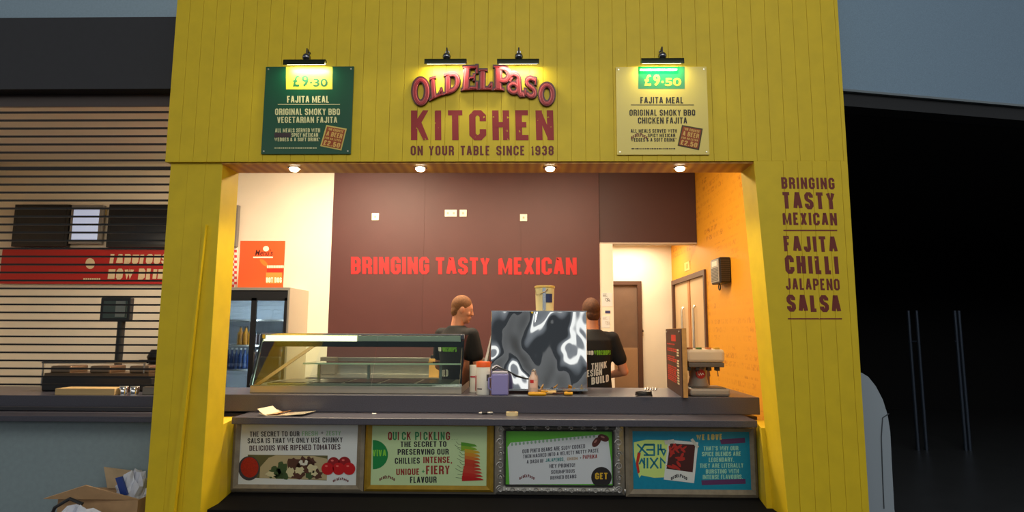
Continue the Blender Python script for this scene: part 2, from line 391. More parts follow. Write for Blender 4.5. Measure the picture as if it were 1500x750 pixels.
# yellow front: boarded fascia, two piers
mb = MB().box(-2.385, 2.007, 0.0, .22, FB, FT)
x = -2.385; k = 0
while x < 2.0:
    w = .091; mb.box(x + .0008, min(x + w, 2.007) - .0008, -.006, .002, FB, FT); x += w
struct('wall_front', mb, YEL, bevel=.0008)
mb = MB()                                             # right pier: its inner edge leans outward towards the floor
def pier_x(z): return 1.415 + (2.53 - z) * .0517
mb.hexa([(pier_x(0), 0, 0), (2.007, 0, 0), (2.007, 0, FB), (pier_x(FB), 0, FB)], [(pier_x(0), .24, 0), (2.007, .24, 0), (2.007, .24, FB), (pier_x(FB), .24, FB)])
mb.hexa([(pier_x(0), -.006, 0), (1.598, -.006, 0), (1.598, -.006, FB), (pier_x(FB), -.006, FB)], [(pier_x(0), .002, 0), (1.598, .002, 0), (1.598, .002, FB), (pier_x(FB), .002, FB)])
x = 1.5996
while x < 2.0: mb.box(x + .0008, min(x + .091, 2.007) - .0008, -.006, .002, 0, FB); x += .091
mb.hexa([(1.50, .24, 0), (2.007, .24, 0), (2.007, .24, .85), (1.478, .24, .85)], [(1.56, .6, 0), (2.007, .6, 0), (2.007, .6, .85), (1.56, .6, .85)])
struct('wall_front_right', mb, YEL, bevel=.0008)
mb = MB()
x = -2.36
while x < -2.03: mb.box(x + .0004, min(x + .115, -2.018) - .0004, .018, .03, 0, FB); x += .115
mb.box(-2.36, -2.018, .022, .24, 0, FB)
mb.hexa([(-2.36, .24, 0), (-2.018, .24, 0), (-2.018, .24, .85), (-2.36, .24, .85)], [(-2.36, .6, 0), (-2.088, .6, 0), (-2.088, .6, .85), (-2.36, .6, .85)])
struct('wall_front_left', mb, YEL, bevel=.0008)
struct('trim_1', MB().box(-2.018, 1.415, .008, .235, FB - .012, FB + .02), SOFF)

# kitchen shell
struct('wall_back', MB().box(-2.42, .808, 3.45, 3.6, 0, 3.5), BROWN)
mb = MB()
for px in (622, 763): c = P(px, 300, 3.45); mb.box(c.x - .002, c.x + .002, 3.447, 3.4505, 0, 3.5)
struct('trim_2', mb, mat('brown_panel_joint', (84, 50, 48), .6))
struct('wall_back_left', MB().box(-6.6, -2.42, 3.45, 3.6, 0, 3.5), WHITE)
struct('wall_bulkhead', MB().box(.812, 1.975, 3.47, 3.6, 2.5225, 3.5), mat('dark_brown_bulkhead_paint', (66, 40, 42), .55, 0, .05, 3))
struct('trim_3', MB().box(.812, 1.975, 3.465, 3.6, 2.508, 2.5225), mat('pale_edge_strip', (190, 176, 160), .5))
struct('wall_pier', MB().box(.806, .968, 3.462, 3.62, 0, 2.508), WHITE)
mb = MB().box(1.98, 2.04, .24, 3.15, 0, 3.5).box(1.98, 2.04, 4.78, 4.9, 0, 3.5).box(1.98, 2.04, 3.15, 4.78, 2.16, 3.5)
struct('wall_right', mb, ORANGE)
struct('ceiling', MB().box(-6.6, 2.04, .64, 3.6, 3.5, 3.6).box(-2.36, 2.04, .221, .64, 3.5, 3.6), mat('white_ceiling_paint', (225, 218, 205), .8))
mb = MB().box(.55, 1.06, 4.85, 4.95, 0, 2.75).box(1.545, 2.04, 4.85, 4.95, 0, 2.75).box(1.06, 1.545, 4.85, 4.95, 2.17, 2.75)
struct('wall_corridor', mb, WHITE)
struct('wall_corridor_left', MB().box(.55, .62, 3.6, 4.85, 0, 2.75), WHITE)
struct('ceiling_corridor', MB().box(.55, 2.04, 3.6, 4.95, 2.68, 2.76), mat('white_ceiling_paint', (225, 218, 205), .8))
# corridor door: brown leaf over a chequer kick plate
d1 = struct('door_1', MB().box(1.10, 1.485, 4.86, 4.90, .02, 2.12), mat('brown_door_laminate', (118, 92, 76), .5, 0, .06, 8))
DF = mat('dark_timber_frame', (88, 58, 44), .5)
part('door_frame', MB().box(1.06, 1.10, 4.82, 4.92, 0, 2.17).box(1.485, 1.545, 4.82, 4.92, 0, 2.17).box(1.10, 1.485, 4.82, 4.92, 2.12, 2.17), DF, d1)
kp = MB().box(1.105, 1.48, 4.852, 4.86, .05, 1.24)
for i in range(12):
    for j in range(36):
        cx = 1.125 + i * .03; cz = .08 + j * .032; s = 1 if (i + j) % 2 else -1
        kp.obox((cx, 4.851, cz), (.010, 0, .010 * s), (-.003 * s, 0, .003), (0, .002, 0))
part('kick_plate', kp, mat('chequer_plate', (196, 176, 156), .35, .8), d1)
# double doors in the orange wall
LEAF = mat('pale_door_laminate', (206, 172, 130), .45)
d2 = struct('door_2', MB().box(1.99, 2.03, 3.96, 4.72, .02, 2.11).box(1.99, 2.03, 3.20, 3.95, .02, 2.11), LEAF)
part('door_frame', MB().box(1.955, 2.03, 3.14, 3.20, 0, 2.17).box(1.955, 2.03, 4.72, 4.79, 0, 2.17).box(1.955, 2.03, 3.2, 4.72, 2.11, 2.17), DF, d2)
part('meeting_stile', MB().box(1.98, 2.0, 3.90, 4.0, .02, 2.11), mat('tan_stile', (176, 116, 62), .5), d2)
for y in (3.66, 4.22):
    part('pull_handle', MB().tube([(1.975, y, 1.78), (1.955, y, 1.75), (1.955, y, .62), (1.975, y, .60)], .016), STEEL, d2, True)

# neighbouring unit on the left
def zat(px, py, Y): return P(px, py, Y).z
zb0, zb1 = zat(190, 130, .5), zat(190, 25, .5)
struct('wall_left', MB().box(-6.7, -2.30, .55, .62, zb1, 4.6), BLUEGREY)
struct('trim_4', MB().box(-6.7, -2.30, .50, .62, zb0, zb1), DARKBAND)
struct('wall_neighbour_panel', MB().box(-6.7, -2.36, .5, .56, 0, .84), mat('slate_blue_panel', (142, 158, 164), .6, 0, .05, 30))
struct('wall_far_left', MB().box(-6.75, -6.6, .5, 3.6, 0, 3.6), WHITE)
# the dim hall on the right
A = P(1235, 134, .35); dr = V((math.cos(math.radians(12)), math.sin(math.radians(12)), 0)); nr = V((-dr.y, dr.x, 0))
z1 = A.z
def slab(a0, a1, z0_, z1_, d0, d1):
    b = V((A.x, A.y, 0)) - dr * .5
    q = lambda s, d, z: b + dr * s + nr * d + V((0, 0, z))
    return MB().hexa([q(a0, d0, z0_), q(a1, d0, z0_), q(a1, d0, z1_), q(a0, d0, z1_)], [q(a0, d1, z0_), q(a1, d1, z0_), q(a1, d1, z1_), q(a0, d1, z1_)])
struct('wall_hall_right', slab(0, 6, z1 + .012, 5.0, 0, .15), mat('blue_grey_mesh_cladding', (128, 154, 180), .7, 0, .16, 240))
struct('trim_5', slab(0, 6, z1 - .004, z1 + .012, -.02, .15), mat('pale_metal_edge', (120, 130, 138), .4, .5))
struct('trim_6', slab(0, 6, z1 - .10, z1 - .004, .01, .15), mat('dark_header', (30, 32, 38), .7))
struct('wall_hall_back', MB().box(2.0, 11, 8.4, 8.5, 0, 3.4), VOID)  # dark walls and ceiling added to keep world light out of the hall
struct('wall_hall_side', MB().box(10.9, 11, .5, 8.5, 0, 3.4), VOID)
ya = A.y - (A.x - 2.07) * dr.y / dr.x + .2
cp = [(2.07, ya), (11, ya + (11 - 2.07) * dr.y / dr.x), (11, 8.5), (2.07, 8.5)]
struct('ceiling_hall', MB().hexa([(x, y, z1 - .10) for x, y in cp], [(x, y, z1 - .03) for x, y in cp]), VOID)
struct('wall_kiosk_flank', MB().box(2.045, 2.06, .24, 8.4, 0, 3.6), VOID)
struct('trim_7', MB().box(-2.3, 1.75, .10, .52, 0, .352), mat('black_plinth', (12, 11, 14), .9, 0, .2, 80, spec=.15), bevel=.004)
struct('wall_counter_front', MB().box(-2.09, 1.56, .52, .6, .352, .84), mat('grey_counter_panel', (120, 112, 98), .6))

# ---------------------------------------------------------------- counter
def slabbox(x0, x1, y0, y1, z0, z1): return MB().box(x0, x1, y0, y1, z0, z1)
ct = thing('serving_counter', 'long dark stone serving counter with raised back worktop in the yellow kiosk', 'counter', (-.25, .64, 0))
part('worktop', MB().box(-2.30, 1.62, .64, 1.36, .88, 1.0).box(-2.30, 1.62, .70, 1.30, 0, .86), COUNTER, ct, bevel=.004)
part('serving_shelf', MB().box(-2.017, 1.492, .345, .64, .835, .88), COUNTER, ct, bevel=.004)
nc = thing('neighbour_counter', 'dark counter below the slatted shutter of the unit on the left', 'counter', (-4.4, .64, 0))
part('worktop', MB().box(-6.55, -2.37, .64, 1.36, .88, .985).box(-6.55, -2.37, .7, 1.3, 0, .86), COUNTER, nc, bevel=.004)
part('serving_shelf', MB().box(-6.55, -2.37, .345, .64, .842, .88), COUNTER, nc, bevel=.004)

# ---------------------------------------------------------------- soffit downlights
GLOW = mat('lamp_glow', (255, 236, 200), .5, emit=14)
for i, px in enumerate((427, 614, 806, 998)):
    c = ZP(px, 243, FB - .012); c.y = .10
    t = thing('downlight', ('leftmost recessed downlight in the soffit, below the green menu board', 'second recessed soffit downlight from the left, below the word kitchen',
              'third recessed soffit downlight from the left, below the right end of the painted tagline', 'rightmost recessed downlight in the soffit, below the cream menu board')[i], 'light', c, 'downlights in the soffit')
    part('trim_ring', MB().lathe([(.044, 0), (.044, -.004), (.034, -.006), (.032, -.002)], c, 24), CHROME, t, True)
    part('lamp', MB().lathe([(.031, -.0045), (.030, -.014), (.022, -.023), (.001, -.027)], c, 20), GLOW, t, True)
    l = bpy.data.lights.new('downlight_beam', 'SPOT'); l.energy = 26; l.color = (1, .80, .52); l.spot_size = math.radians(125); l.spot_blend = .8; l.shadow_soft_size = .03
    o = bpy.data.objects.new('downlight_beam', l); COL.objects.link(o); o.location = c + V((0, 0, -.04)); o.rotation_euler = (math.radians(8), 0, 0)

# ---------------------------------------------------------------- picture lights over the boards
TUBE = mat('strip_lamp_glow', (255, 252, 220), .4, emit=9)
HOOD = mat('dark_lamp_hood', (40, 46, 30), .3, .6)
GUN = mat('polished_gunmetal', (120, 120, 128), .12, 1.0)
PLS = [(447, 91, 'arched picture light over the green menu board', -10), (653, 90, 'left of the two picture lights over the raised logo letters', -4), (759, 90, 'right of the two picture lights over the raised logo letters', -1), (970, 89, 'arched picture light over the cream menu board', 5)]
for px, py, lab, bx in PLS:
    c = P(px, py, -.078); t = thing('picture_light', 'chrome ' + lab, 'light', V((c.x, 0, c.z)), 'picture lights on the yellow fascia')
    h = .135
    part('hood', MB().prism([(c.x - h, c.y + .022 * math.cos(a), c.z + .016 * math.sin(a)) for a in [PI * k / 8 for k in range(9)]] + [(c.x - h, c.y - .024, c.z - .026), (c.x - h, c.y - .019, c.z - .026), (c.x - h, c.y - .017, c.z - .004), (c.x - h, c.y + .022, c.z - .004)], (2 * h, 0, 0)), HOOD, t, True)
    part('strip_lamp', MB().box(c.x - h + .01, c.x + h - .01, c.y - .002, c.y + .018, c.z - .010, c.z - .004), TUBE, t)
    b = V((c.x + .004, c.y + .01, c.z + .036))
    part('ball_joint', MB().ell(b, .027, .027, .027), GUN, t, True)
    bw = .001 * bx
    part('arm', MB().tube([b + V((0, .006, .018)), b + V((bw * .5, .014, .05)), b + V((bw, .026, .072)), b + V((bw, .044, .074)), V((b.x + bw, -.008, b.z + .058))], .0055), GUN, t, True)
    part('wall_rose', MB().cyl((b.x + bw, -.012, b.z + .056), (b.x + bw, -.0055, b.z + .056), .013, seg=20), GUN, t, True)
    l = area('picture_lamp', (c.x, c.y + .008, c.z - .0115), (c.x, -.03, c.z - .13), .24, .012, 1.7, (1.0, .97, .70))

# ---------------------------------------------------------------- menu boards
SCREW = mat('screw_head', (200, 196, 180), .3, .9)
def board(q, label, base, textm, priceplate, pricem, pq, price, tx, blot, stkrim, pt):
    Yb = -.018; pl = plane(Yb - .0008); pl2 = plane(Yb - .0016)
    cs = [P(*p, Yb) for p in q]                       # tl, tr, br, bl
    x0 = (cs[0].x + cs[3].x) / 2; x1 = (cs[1].x + cs[2].x) / 2; zt = (cs[0].z + cs[1].z) / 2; zb = (cs[2].z + cs[3].z) / 2
    t = thing('menu_board', label, 'sign', V(((x0 + x1) / 2, -.006, zb)))
    part('panel', MB().box(x0, x1, Yb, -.0058, zb, zt), base, t)
    mb = MB(); rect(mb, *pq, pl); pp = part('price_panel', mb, priceplate, t)
    f = fonttext('£', (pt[0], pt[2], pt[0] + 10, pt[3]), pl2, .025); g = fonttext('9', (pt[0] + 13, pt[2], pt[0] + 23, pt[3]), pl2, .03)
    h = fonttext(price, (pt[0] + 30, pt[2] + 5, pt[1], pt[3]), pl2, .025)
    for o in (g, h): f.add(o.v, o.f)
    disc(f, pt[0] + 26.6, pt[3] - 6.0, 1.7, pl2); part('price', f, pricem, pp, fix=False)
    mb = MB()
    for s, bx in tx[:3]: text(mb, s, bx, pl, .16, .10)
    lx = tx[3]; rect(mb, *lx, pl)
    for s, bx in tx[4:]: text(mb, s, bx, pl, .17, .11)
    part('lettering', mb, textm, t)
    mb = MB(); fx0, fy0, fx1, fy1 = blot[1]; u = fx0      # the small print: too small to read, kept as broken strokes
    while u < fx1 - 1:
        w = random.uniform(1.2, 4); rect(mb, u, fy0, min(u + w, fx1), fy1, pl); u += w + .9
    part('small_print', mb, textm, t)
    mb = MB()
    if blot[0] == 'rect': rect(mb, *blot[2], pl); part('blanked_logo', mb, mat('plum_blank', (62, 44, 48), .6), t)
    else: minilogo(mb, blot[2], pl, 3.2); part('logo', mb, DRED, t)
    # tilted offer sticker
    s = blot[3]; TL, TR, BR, BL = [V(p) for p in s]
    def sp(u, v): a = TL.lerp(TR, u); b = BL.lerp(BR, u); return a.lerp(b, v)
    def spl(d): return lambda u, v: P(*sp(u, v), Yb - d)
    mb = MB(); mb.poly([spl(.001)(*c) for c in ((0, 1), (1, 1), (1, 0), (0, 0))]); st = part('offer_sticker', mb, stkrim, t)
    mb = MB(); mb.poly([spl(.0018)(*c) for c in ((.06, .94), (.94, .94), (.94, .06), (.06, .06))]); part('sticker_face', mb, mat('burnt_orange_print', (158, 66, 18), .6), st)
    mb = MB(); L = spl(.0026)
    for str_, bx in (("*OR CHOOSE", (.12, .10, .88, .22)), ('A BEER', (.12, .26, .88, .48)), ('FOR AN EXTRA', (.10, .53, .88, .63)), ('£2.50', (.10, .68, .88, .91))): text(mb, str_, bx, L, .18, .1)
    part('sticker_lettering', mb, mat('pale_tan_print', (226, 176, 92), .6), st)
    for sx_, sz_ in ((x0 + .018, zt - .018), (x1 - .018, zt - .018), (x0 + .018, zb + .018), (x1 - .018, zb + .018)):
        part('screw', MB().cyl((sx_, Yb - .003, sz_), (sx_, Yb + .001, sz_), .005, seg=10), SCREW, t)
    return t
def minilogo(mb, box, pl, n=3.2):                      # small arched two-tone logo word
    x0, y0, x1, y1 = box; word = 'OLDELPASO'; k = len(word); w = (x1 - x0) / k
    for i, ch in enumerate(word):
        a = (i - 4) / 4.0; rise = (y1 - y0) * .45 * a * a
        big = .0 if ch in 'EP' else .08 * (y1 - y0)
        text(mb, ch, (x0 + i * w + .1 * w, y0 + rise + big, x0 + (i + 1) * w - .05 * w, y0 + rise + (y1 - y0) * .58), pl, .2)
PLATE_Y = mat('lemon_print', (228, 214, 60), .45); GREENB = mat('bottle_green_board', (4, 76, 46), .25, coat=.3); CREAM = mat('cream_board', (222, 196, 74), .35, coat=.2)
PALE = mat('pale_cream_print', (222, 216, 160), .6); DKG = mat('deep_green_print', (10, 100, 52), .5); INK = mat('dark_brown_ink', (52, 44, 28), .6)
board([(390, 98), (519, 97), (513, 226), (382, 225)], 'dark green £9.30 vegetarian fajita menu board on the yellow fascia', GREENB, PALE, PLATE_Y, DKG, (419, 97.5, 487, 131), '30',
      [('FAJITA MEAL', (420.5, 140.5, 482, 150.5)), ('ORIGINAL SMOKY BBQ', (403, 159, 498, 168.5)), ('VEGETARIAN FAJITA', (406, 171, 494, 180)), (407, 152.3, 498, 153.3),
       ('ALL MEALS SERVED WITH', (403, 188, 469, 194)), ('SPICY MEXICAN', (427, 195, 466, 200.6)), ('WEDGES & A SOFT DRINK*', (402, 201.6, 469, 207))],
      ('rect', (402, 216, 465, 217.6), (402, 194.6, 426, 201.4), [(478, 183), (508, 188.5), (500, 220.5), (469, 214)]), mat('sticker_rim_pale', (214, 190, 100), .6), (429, 480, 110, 127))
board([(901, 97.5), (1035, 98.5), (1039, 227), (905, 226)], 'cream £9.50 chicken fajita menu board on the yellow fascia', CREAM, INK, mat('leaf_green_print', (6, 128, 62), .1), PLATE_Y, (935, 97.5, 1003, 130), '50',
      [('FAJITA MEAL', (938, 142, 1001, 151.5)), ('ORIGINAL SMOKY BBQ', (922, 160.5, 1018.5, 169.5)), ('CHICKEN FAJITA', (934.5, 172, 1006.5, 181)), (924, 153.2, 1016.5, 154.2),
       ('ALL MEALS SERVED WITH', (924, 189, 991.5, 194.6)), ('SPICY MEXICAN', (949, 195.6, 989, 201)), ('WEDGES & A SOFT DRINK*', (924, 202, 991, 207.6))],
      ('logo', (925, 217, 989, 218.6), (924, 194.5, 948.5, 204), [(999, 183), (1029.5, 188.5), (1024, 220), (992.5, 213.5)]), mat('sticker_rim_dark', (74, 58, 24), .6), (944, 998, 109, 126))

# ---------------------------------------------------------------- raised logo letters
def arc(cx, cy, rx, ry, a0, a1, n=18): return [(cx + rx * math.cos(math.radians(a0 + (a1 - a0) * k / n)), cy + ry * math.sin(math.radians(a0 + (a1 - a0) * k / n))) for k in range(n + 1)]
# each stroke: (thickness, points) in a unit box
LG = {
 'O': [(.26, arc(.5, .5, .36, .41, 0, 360, 30))],
 'L': [(.34, [(.28, .04), (.28, .96)]), (.10, [(.0, .96), (.60, .96)]), (.10, [(0, .05), (.98, .05)]), (.12, [(.45, .10), (.90, .07)]), (.10, [(.93, .0), (.93, .34)]), (.09, [(.93, .3), (.75, .14)])],
 'D': [(.28, [(.24, .04), (.24, .96)]), (.09, [(0, .96), (.5, .96)]), (.09, [(0, .04), (.5, .04)]), (.25, [(.24, .92), (.50, .92)] + arc(.50, .5, .36, .42, 88, -88, 16) + [(.24, .08)])],
 'E': [(.36, [(.26, .04), (.26, .96)]), (.09, [(0, .95), (.98, .95)]), (.09, [(0, .05), (.98, .05)]), (.12, [(.4, .90), (.95, .92)]), (.12, [(.4, .10), (.95, .08)]), (.12, [(.93, 1), (.93, .68)]), (.12, [(.93, 0), (.93, .32)]), (.12, [(.4, .5), (.78, .5)]), (.10, [(.76, .38), (.76, .64)])],
 'P': [(.36, [(.26, .04), (.26, .96)]), (.09, [(0, .95), (.6, .95)]), (.09, [(0, .05), (.56, .05)]), (.24, [(.26, .90), (.55, .90)] + arc(.56, .64, .31, .25, 85, -85, 14) + [(.26, .40)])],
 'a': [(.27, [(.70, .98 - .25)] + [(.72, .12), (.80, .06), (1.0, .08)]), (.24, arc(.43, .70, .29, .20, 180, 0, 14)), (.20, arc(.38, .30, .26, .19, 0, 360, 24)), (.30, [(.16, .70), (.28, .64)])],
 'S': [(.27, arc(.52, .73, .30, .19, 30, 262, 18) + arc(.47, .29, .33, .21, 80, -150, 18)), (.12, [(.86, .98), (.84, .66)]), (.12, [(.10, .04), (.12, .36)])],
}
LOGO = [('O', (86, 440), (248, 440), (248, 180), (86, 180)), ('L', (250, 396), (374, 340), (335, 160), (250, 190)), ('D', (376, 342), (528, 292), (524, 130), (382, 152)), ('E', (540, 306), (690, 294), (690, 70), (556, 76)),
        ('L', (694, 297), (822, 297), (822, 108), (696, 108)), ('P', (834, 300), (996, 306), (992, 76), (834, 72)), ('a', (952, 338), (1112, 352), (1098, 132), (958, 128)), ('S', (1108, 352), (1234, 384), (1232, 184), (1112, 166)), ('O', (1244, 440), (1394, 440), (1394, 232), (1244, 232))]
lg = thing('logo_sign', 'raised red slab serif logo letters arched across the yellow fascia', 'sign', V((P(706, 135, 0).x, -.006, P(706, 157, 0).z)))
LAY = [(.052, -.006, -.020, mat('logo_maroon_edge', (66, 16, 22), .4)), (.008, -.020, -.026, mat('logo_red_body', (124, 8, 22), .5)), (-.035, -.0262, -.0272, mat('logo_pink_line', (224, 118, 120), .35)), (-.062, -.0274, -.033, mat('logo_red_face', (150, 8, 26), .5))]  # first layer is the letters' own dark maroon outline
for ch, bl, br, tr, tl in LOGO:
    q = [V((590 + p[0] * .16, 85 + p[1] * .16)) for p in (bl, br, tr, tl)]; parent = None
    wpx = (q[1] - q[0]).length; hpx = (q[3] - q[0]).length
    for grow, y0, y1, m in LAY:
        mb = MB()
        for th, pts in LG[ch]:
            pp = [V((x * wpx, y * hpx)) for x, y in pts]; tt = max(th * wpx + grow * 26 * 2, .9)
            closed = (pp[0] - pp[-1]).length < 1e-3
            if not closed:                             # lengthen or shorten the ends with the outline
                e = grow * 26
                pp[0] = pp[0] + (pp[0] - pp[1]).normalized() * e; pp[-1] = pp[-1] + (pp[-1] - pp[-2]).normalized() * e
            for jq, sq in enumerate(strip([(p.x, p.y) for p in pp], tt)):
                o = []
                for p in sq:
                    u, v = p.x / wpx, p.y / hpx; w = q[0].lerp(q[1], u).lerp(q[3].lerp(q[2], u), v); o.append(P(w.x, w.y, y0))
                mb.prism(o, (0, y1 - y0 - jq * .00003 - LG[ch].index((th, pts)) * .0004, 0))
        if parent is None: parent = part('letter', mb, m, lg)
        else: part(('letter_body', 'letter_outline', 'letter_face')[LAY.index((grow, y0, y1, m)) - 1], mb, m, parent)

# ---------------------------------------------------------------- painted lettering on the front
def worn(name, col, under, thr):
    m = mat(name, col, .6); n = m.node_tree.nodes; l = m.node_tree.links; b = n['Principled BSDF']
    t = n.new('ShaderNodeTexCoord'); x = n.new('ShaderNodeTexNoise'); x.inputs['Scale'].default_value = 34; x.inputs['Detail'].default_value = 6
    l.new(t.outputs['Object'], x.inputs['Vector']); r = n.new('ShaderNodeMapRange'); r.inputs[1].default_value = thr; r.inputs[2].default_value = thr + .03
    l.new(x.outputs['Fac'], r.inputs[0]); mx = n.new('ShaderNodeMix'); mx.data_type = 'RGBA'; mx.inputs[6].default_value = rgb(*col); mx.inputs[7].default_value = rgb(*under)
    l.new(r.outputs[0], mx.inputs[0]); l.new(mx.outputs[2], b.inputs['Base Color']); return m
KR = worn('worn_red_paint', (158, 34, 38), (214, 178, 14), .66); PR = worn('worn_maroon_paint', (116, 40, 32), (214, 178, 14), .70)
FP = plane(-.0066)
kt = thing('painted_lettering', 'large red KITCHEN lettering with tagline painted on the yellow fascia', 'lettering', V((P(706, 195, 0).x, -.006, P(706, 228, 0).z)))
part('headline', text(MB(), 'KITCHEN', (602, 161.5, 811.5, 205.5), FP, .175, .17), KR, kt)
for s, xa, xb in (('ON', 601.5, 619.5), ('YOUR', 628, 665), ('TABLE', 674.5, 717.5), ('SINCE', 727, 768.5), ('1938', 777.5, 811)): part('tagline_word', text(MB(), s, (xa, 213.5, xb, 227.5), FP, .17, .13), PR, kt)
pt_ = thing('painted_lettering', 'maroon stacked word list painted on the right yellow pier', 'lettering', V((P(1188, 460, 0).x, -.006, P(1188, 468, 0).z)))
for s, bx, dx, th in (('Bringing', (1145, 259.5, 1223, 276.5), -1, .18), ('TASTY', (1147, 281, 1224.5, 306), -2, .20), ('MEXICAN', (1147, 311, 1226.5, 329.5), -1, .18), ('FAJITA', (1149, 345.5, 1227.5, 368.5), -2, .19),
                  ('CHILLI', (1151, 374, 1229.5, 401), -2, .21), ('JALAPENO', (1151.5, 407.5, 1230.5, 424.5), -1, .17), ('SALSA', (1153.5, 431.5, 1232.5, 456.5), -2, .21)):
    part('word', text(MB(), s.upper(), bx, FP, th, .13, 1.0, dx=dx), PR, pt_)
for y, xa, xb in ((336.5, 1147.5, 1226.5), (466, 1154, 1233.5)): mb = MB(); rect(mb, xa, y, xb, y + 2, FP); part('rule', mb, PR, pt_)
# loose batten leaning down the left pier
a = P(304, 330, .017); b = P(254, 752, .0)
b = a + (b - a) * ((a.z - .01) / (a.z - b.z)); d = (b - a).normalized(); sd = V((d.z, 0, -d.x)) * -1
mb = MB().hexa([a - sd * .004 + V((0, -.0, 0)), a + sd * .004, b + sd * .02, b - sd * .02], [p + V((0, -.03, 0)) for p in (a - sd * .004, a + sd * .004, b + sd * .02, b - sd * .02)])
solo('wooden_batten', mb, YEL, 'thin tapered yellow batten leaning down the face of the left pier', 'batten')
wl_ = thing('wall_lettering', 'bright red BRINGING TASTY MEXICAN lettering on the brown back wall', 'lettering', V((P(680, 400, 3.449).x, 3.449, P(680, 404, 3.449).z)))
BR_ = mat('bright_red_vinyl', (180, 30, 32), .55)
BP = plane(3.4462)
for s, bx in (('BRINGING', (514, 376, 629, 401.5)), ('TASTY', (638, 377, 718, 402)), ('MEXICAN', (730, 377, 845, 402.5))): part('word', text(MB(), s, bx, BP, .18, .07, 0.3), BR_, wl_)

# ---------------------------------------------------------------- framed posters under the shelf
PY = .50
PINK = mat('poster_ink', (40, 40, 44), .6); PGRN = mat('poster_green_ink', (40, 140, 80), .6); PRED = mat('poster_red_ink', (150, 40, 36), .6); PMINT = mat('poster_mint_ink', (150, 196, 150), .6)
PAPER = mat('poster_white_paper', (222, 226, 226), .4); GOLD = mat('gold_painted_frame', (172, 136, 40), .4, .3, .12, 20); GREYF = mat('weathered_grey_frame', (136, 124, 106), .6, 0, .15, 25)
SILV = mat('carved_silver_frame', (176, 172, 166), .35, .7, .1, 30); SLOT = mat('carved_recess', (44, 42, 44), .6, .3)
PQ = {}
def poster(label, outer, inner, framem, sheetm, raise_=.022):
    ox0, oy0, ox1, oy1 = outer
    xo0 = P(ox0, (oy0 + oy1) / 2, PY).x; xo1 = P(ox1, (oy0 + oy1) / 2, PY).x; zt = .826; zb = P((ox0 + ox1) / 2, oy1, PY).z
    xi0, xi1 = P(inner[0], (oy0 + oy1) / 2, PY).x, P(inner[2], (oy0 + oy1) / 2, PY).x; zi1 = min(P((inner[0] + inner[2]) / 2, inner[1], PY).z, zt - .012); zi0 = P((inner[0] + inner[2]) / 2, inner[3], PY).z
    t = thing('framed_poster', label, 'poster', V(((xo0 + xo1) / 2, PY, zb)), 'framed posters below the serving shelf')
    yb = .519
    mb = MB()
    for a, b in (((xo0, zb, xo1, zb), (xi0, zi0, xi1, zi0)), ((xo1, zb, xo1, zt), (xi1, zi0, xi1, zi1)), ((xo1, zt, xo0, zt), (xi1, zi1, xi0, zi1)), ((xo0, zt, xo0, zb), (xi0, zi1, xi0, zi0))):
        o1 = V((a[0], 0, a[1])); o2 = V((a[2], 0, a[3])); i1 = V((b[0], 0, b[1])); i2 = V((b[2], 0, b[3]))
        m1 = o1.lerp(i1, .45); m2 = o2.lerp(i2, .45); yf = PY - raise_
        Q = [(o1, PY - .008), (m1, yf), (i1, PY - .004), (i1, yb), (o1, yb)]; R = [(o2, PY - .008), (m2, yf), (i2, PY - .004), (i2, yb), (o2, yb)]
        vs = [p + V((0, y, 0)) for p, y in Q + R]; mb.add(vs, [(i, (i + 1) % 5, 5 + (i + 1) % 5, 5 + i) for i in range(5)])
    fr = part('frame', mb, framem, t)
    sh = part('poster_sheet', MB().box(xi0, xi1, PY, PY + .012, zi0, zi1), sheetm, t)
    return t, fr, sh, (xo0, xo1, xi0, xi1, zb, zt, zi0, zi1)
def L(k): return plane(PY - .0006 * k)
def crop(x0, y0, s): return lambda u, v: (x0 + u / s, y0 + v / s)
def cpl(c, k):
    f = L(k); return lambda u, v: f(*c(u, v))
def blob(mb, cx, cy, rx, ry, pl, seed=0, rough=.25, n=18, rot=0):
    r = random.Random(seed); pts = []
    for k in range(n):
        a = 2 * PI * k / n; q = 1 + r.uniform(-rough, rough); x, y = rx * q * math.cos(a), ry * q * math.sin(a)
        pts.append(pl(cx + x * math.cos(rot) + y * math.sin(rot), cy - (-x * math.sin(rot) + y * math.cos(rot))))
    mb.poly(pts)
def T(tg, name, s, bx, c, k, m, th=.155, dy=0, gap=.1): return part(name, text(MB(), s, bx, cpl(c, k), th, gap, dy), m, tg)

# 1 salsa
t, fr, sh, _ = poster('grey framed white salsa poster with tomatoes and a filled taco, leftmost below the shelf', (341, 620, 534, 719), (351, 622, 523, 710), GREYF, PAPER)
c = crop(340, 620, 7.5)
for s, bx, dy, m in (('THE SECRET TO OUR', (195, 92, 740, 148), -4, PINK), ('FRESH', (768, 88, 940, 140), -2, PMINT), ('+', (975, 88, 1005, 122), 0, PINK), ('ZESTY', (1032, 84, 1195, 134), 0, PMINT),
                     ('SALSA IS THAT WE ONLY USE CHUNKY', (170, 165, 1215, 222), -12, PINK), ('DELICIOUS VINE RIPENED TOMATOES', (190, 245, 1190, 304), -16, mat('poster_plum_ink', (64, 36, 46), .6))): T(sh, 'lettering', s, bx, c, 1, m, dy=dy)
mb = MB(); mb.poly([cpl(c, 1)(*p) for p in ((170, 345), (1050, 355), (1040, 628), (240, 600))]); part('photo_ground', mb, mat('photo_olive', (96, 92, 52), .6), sh)
mb = MB(); mb.poly([cpl(c, 2)(*p) for p in ((300, 600), (310, 480), (400, 380), (480, 352), (900, 360), (1045, 390), (1040, 622), (520, 612))]); part('tortilla', mb, mat('photo_tortilla', (184, 168, 128), .6), sh)
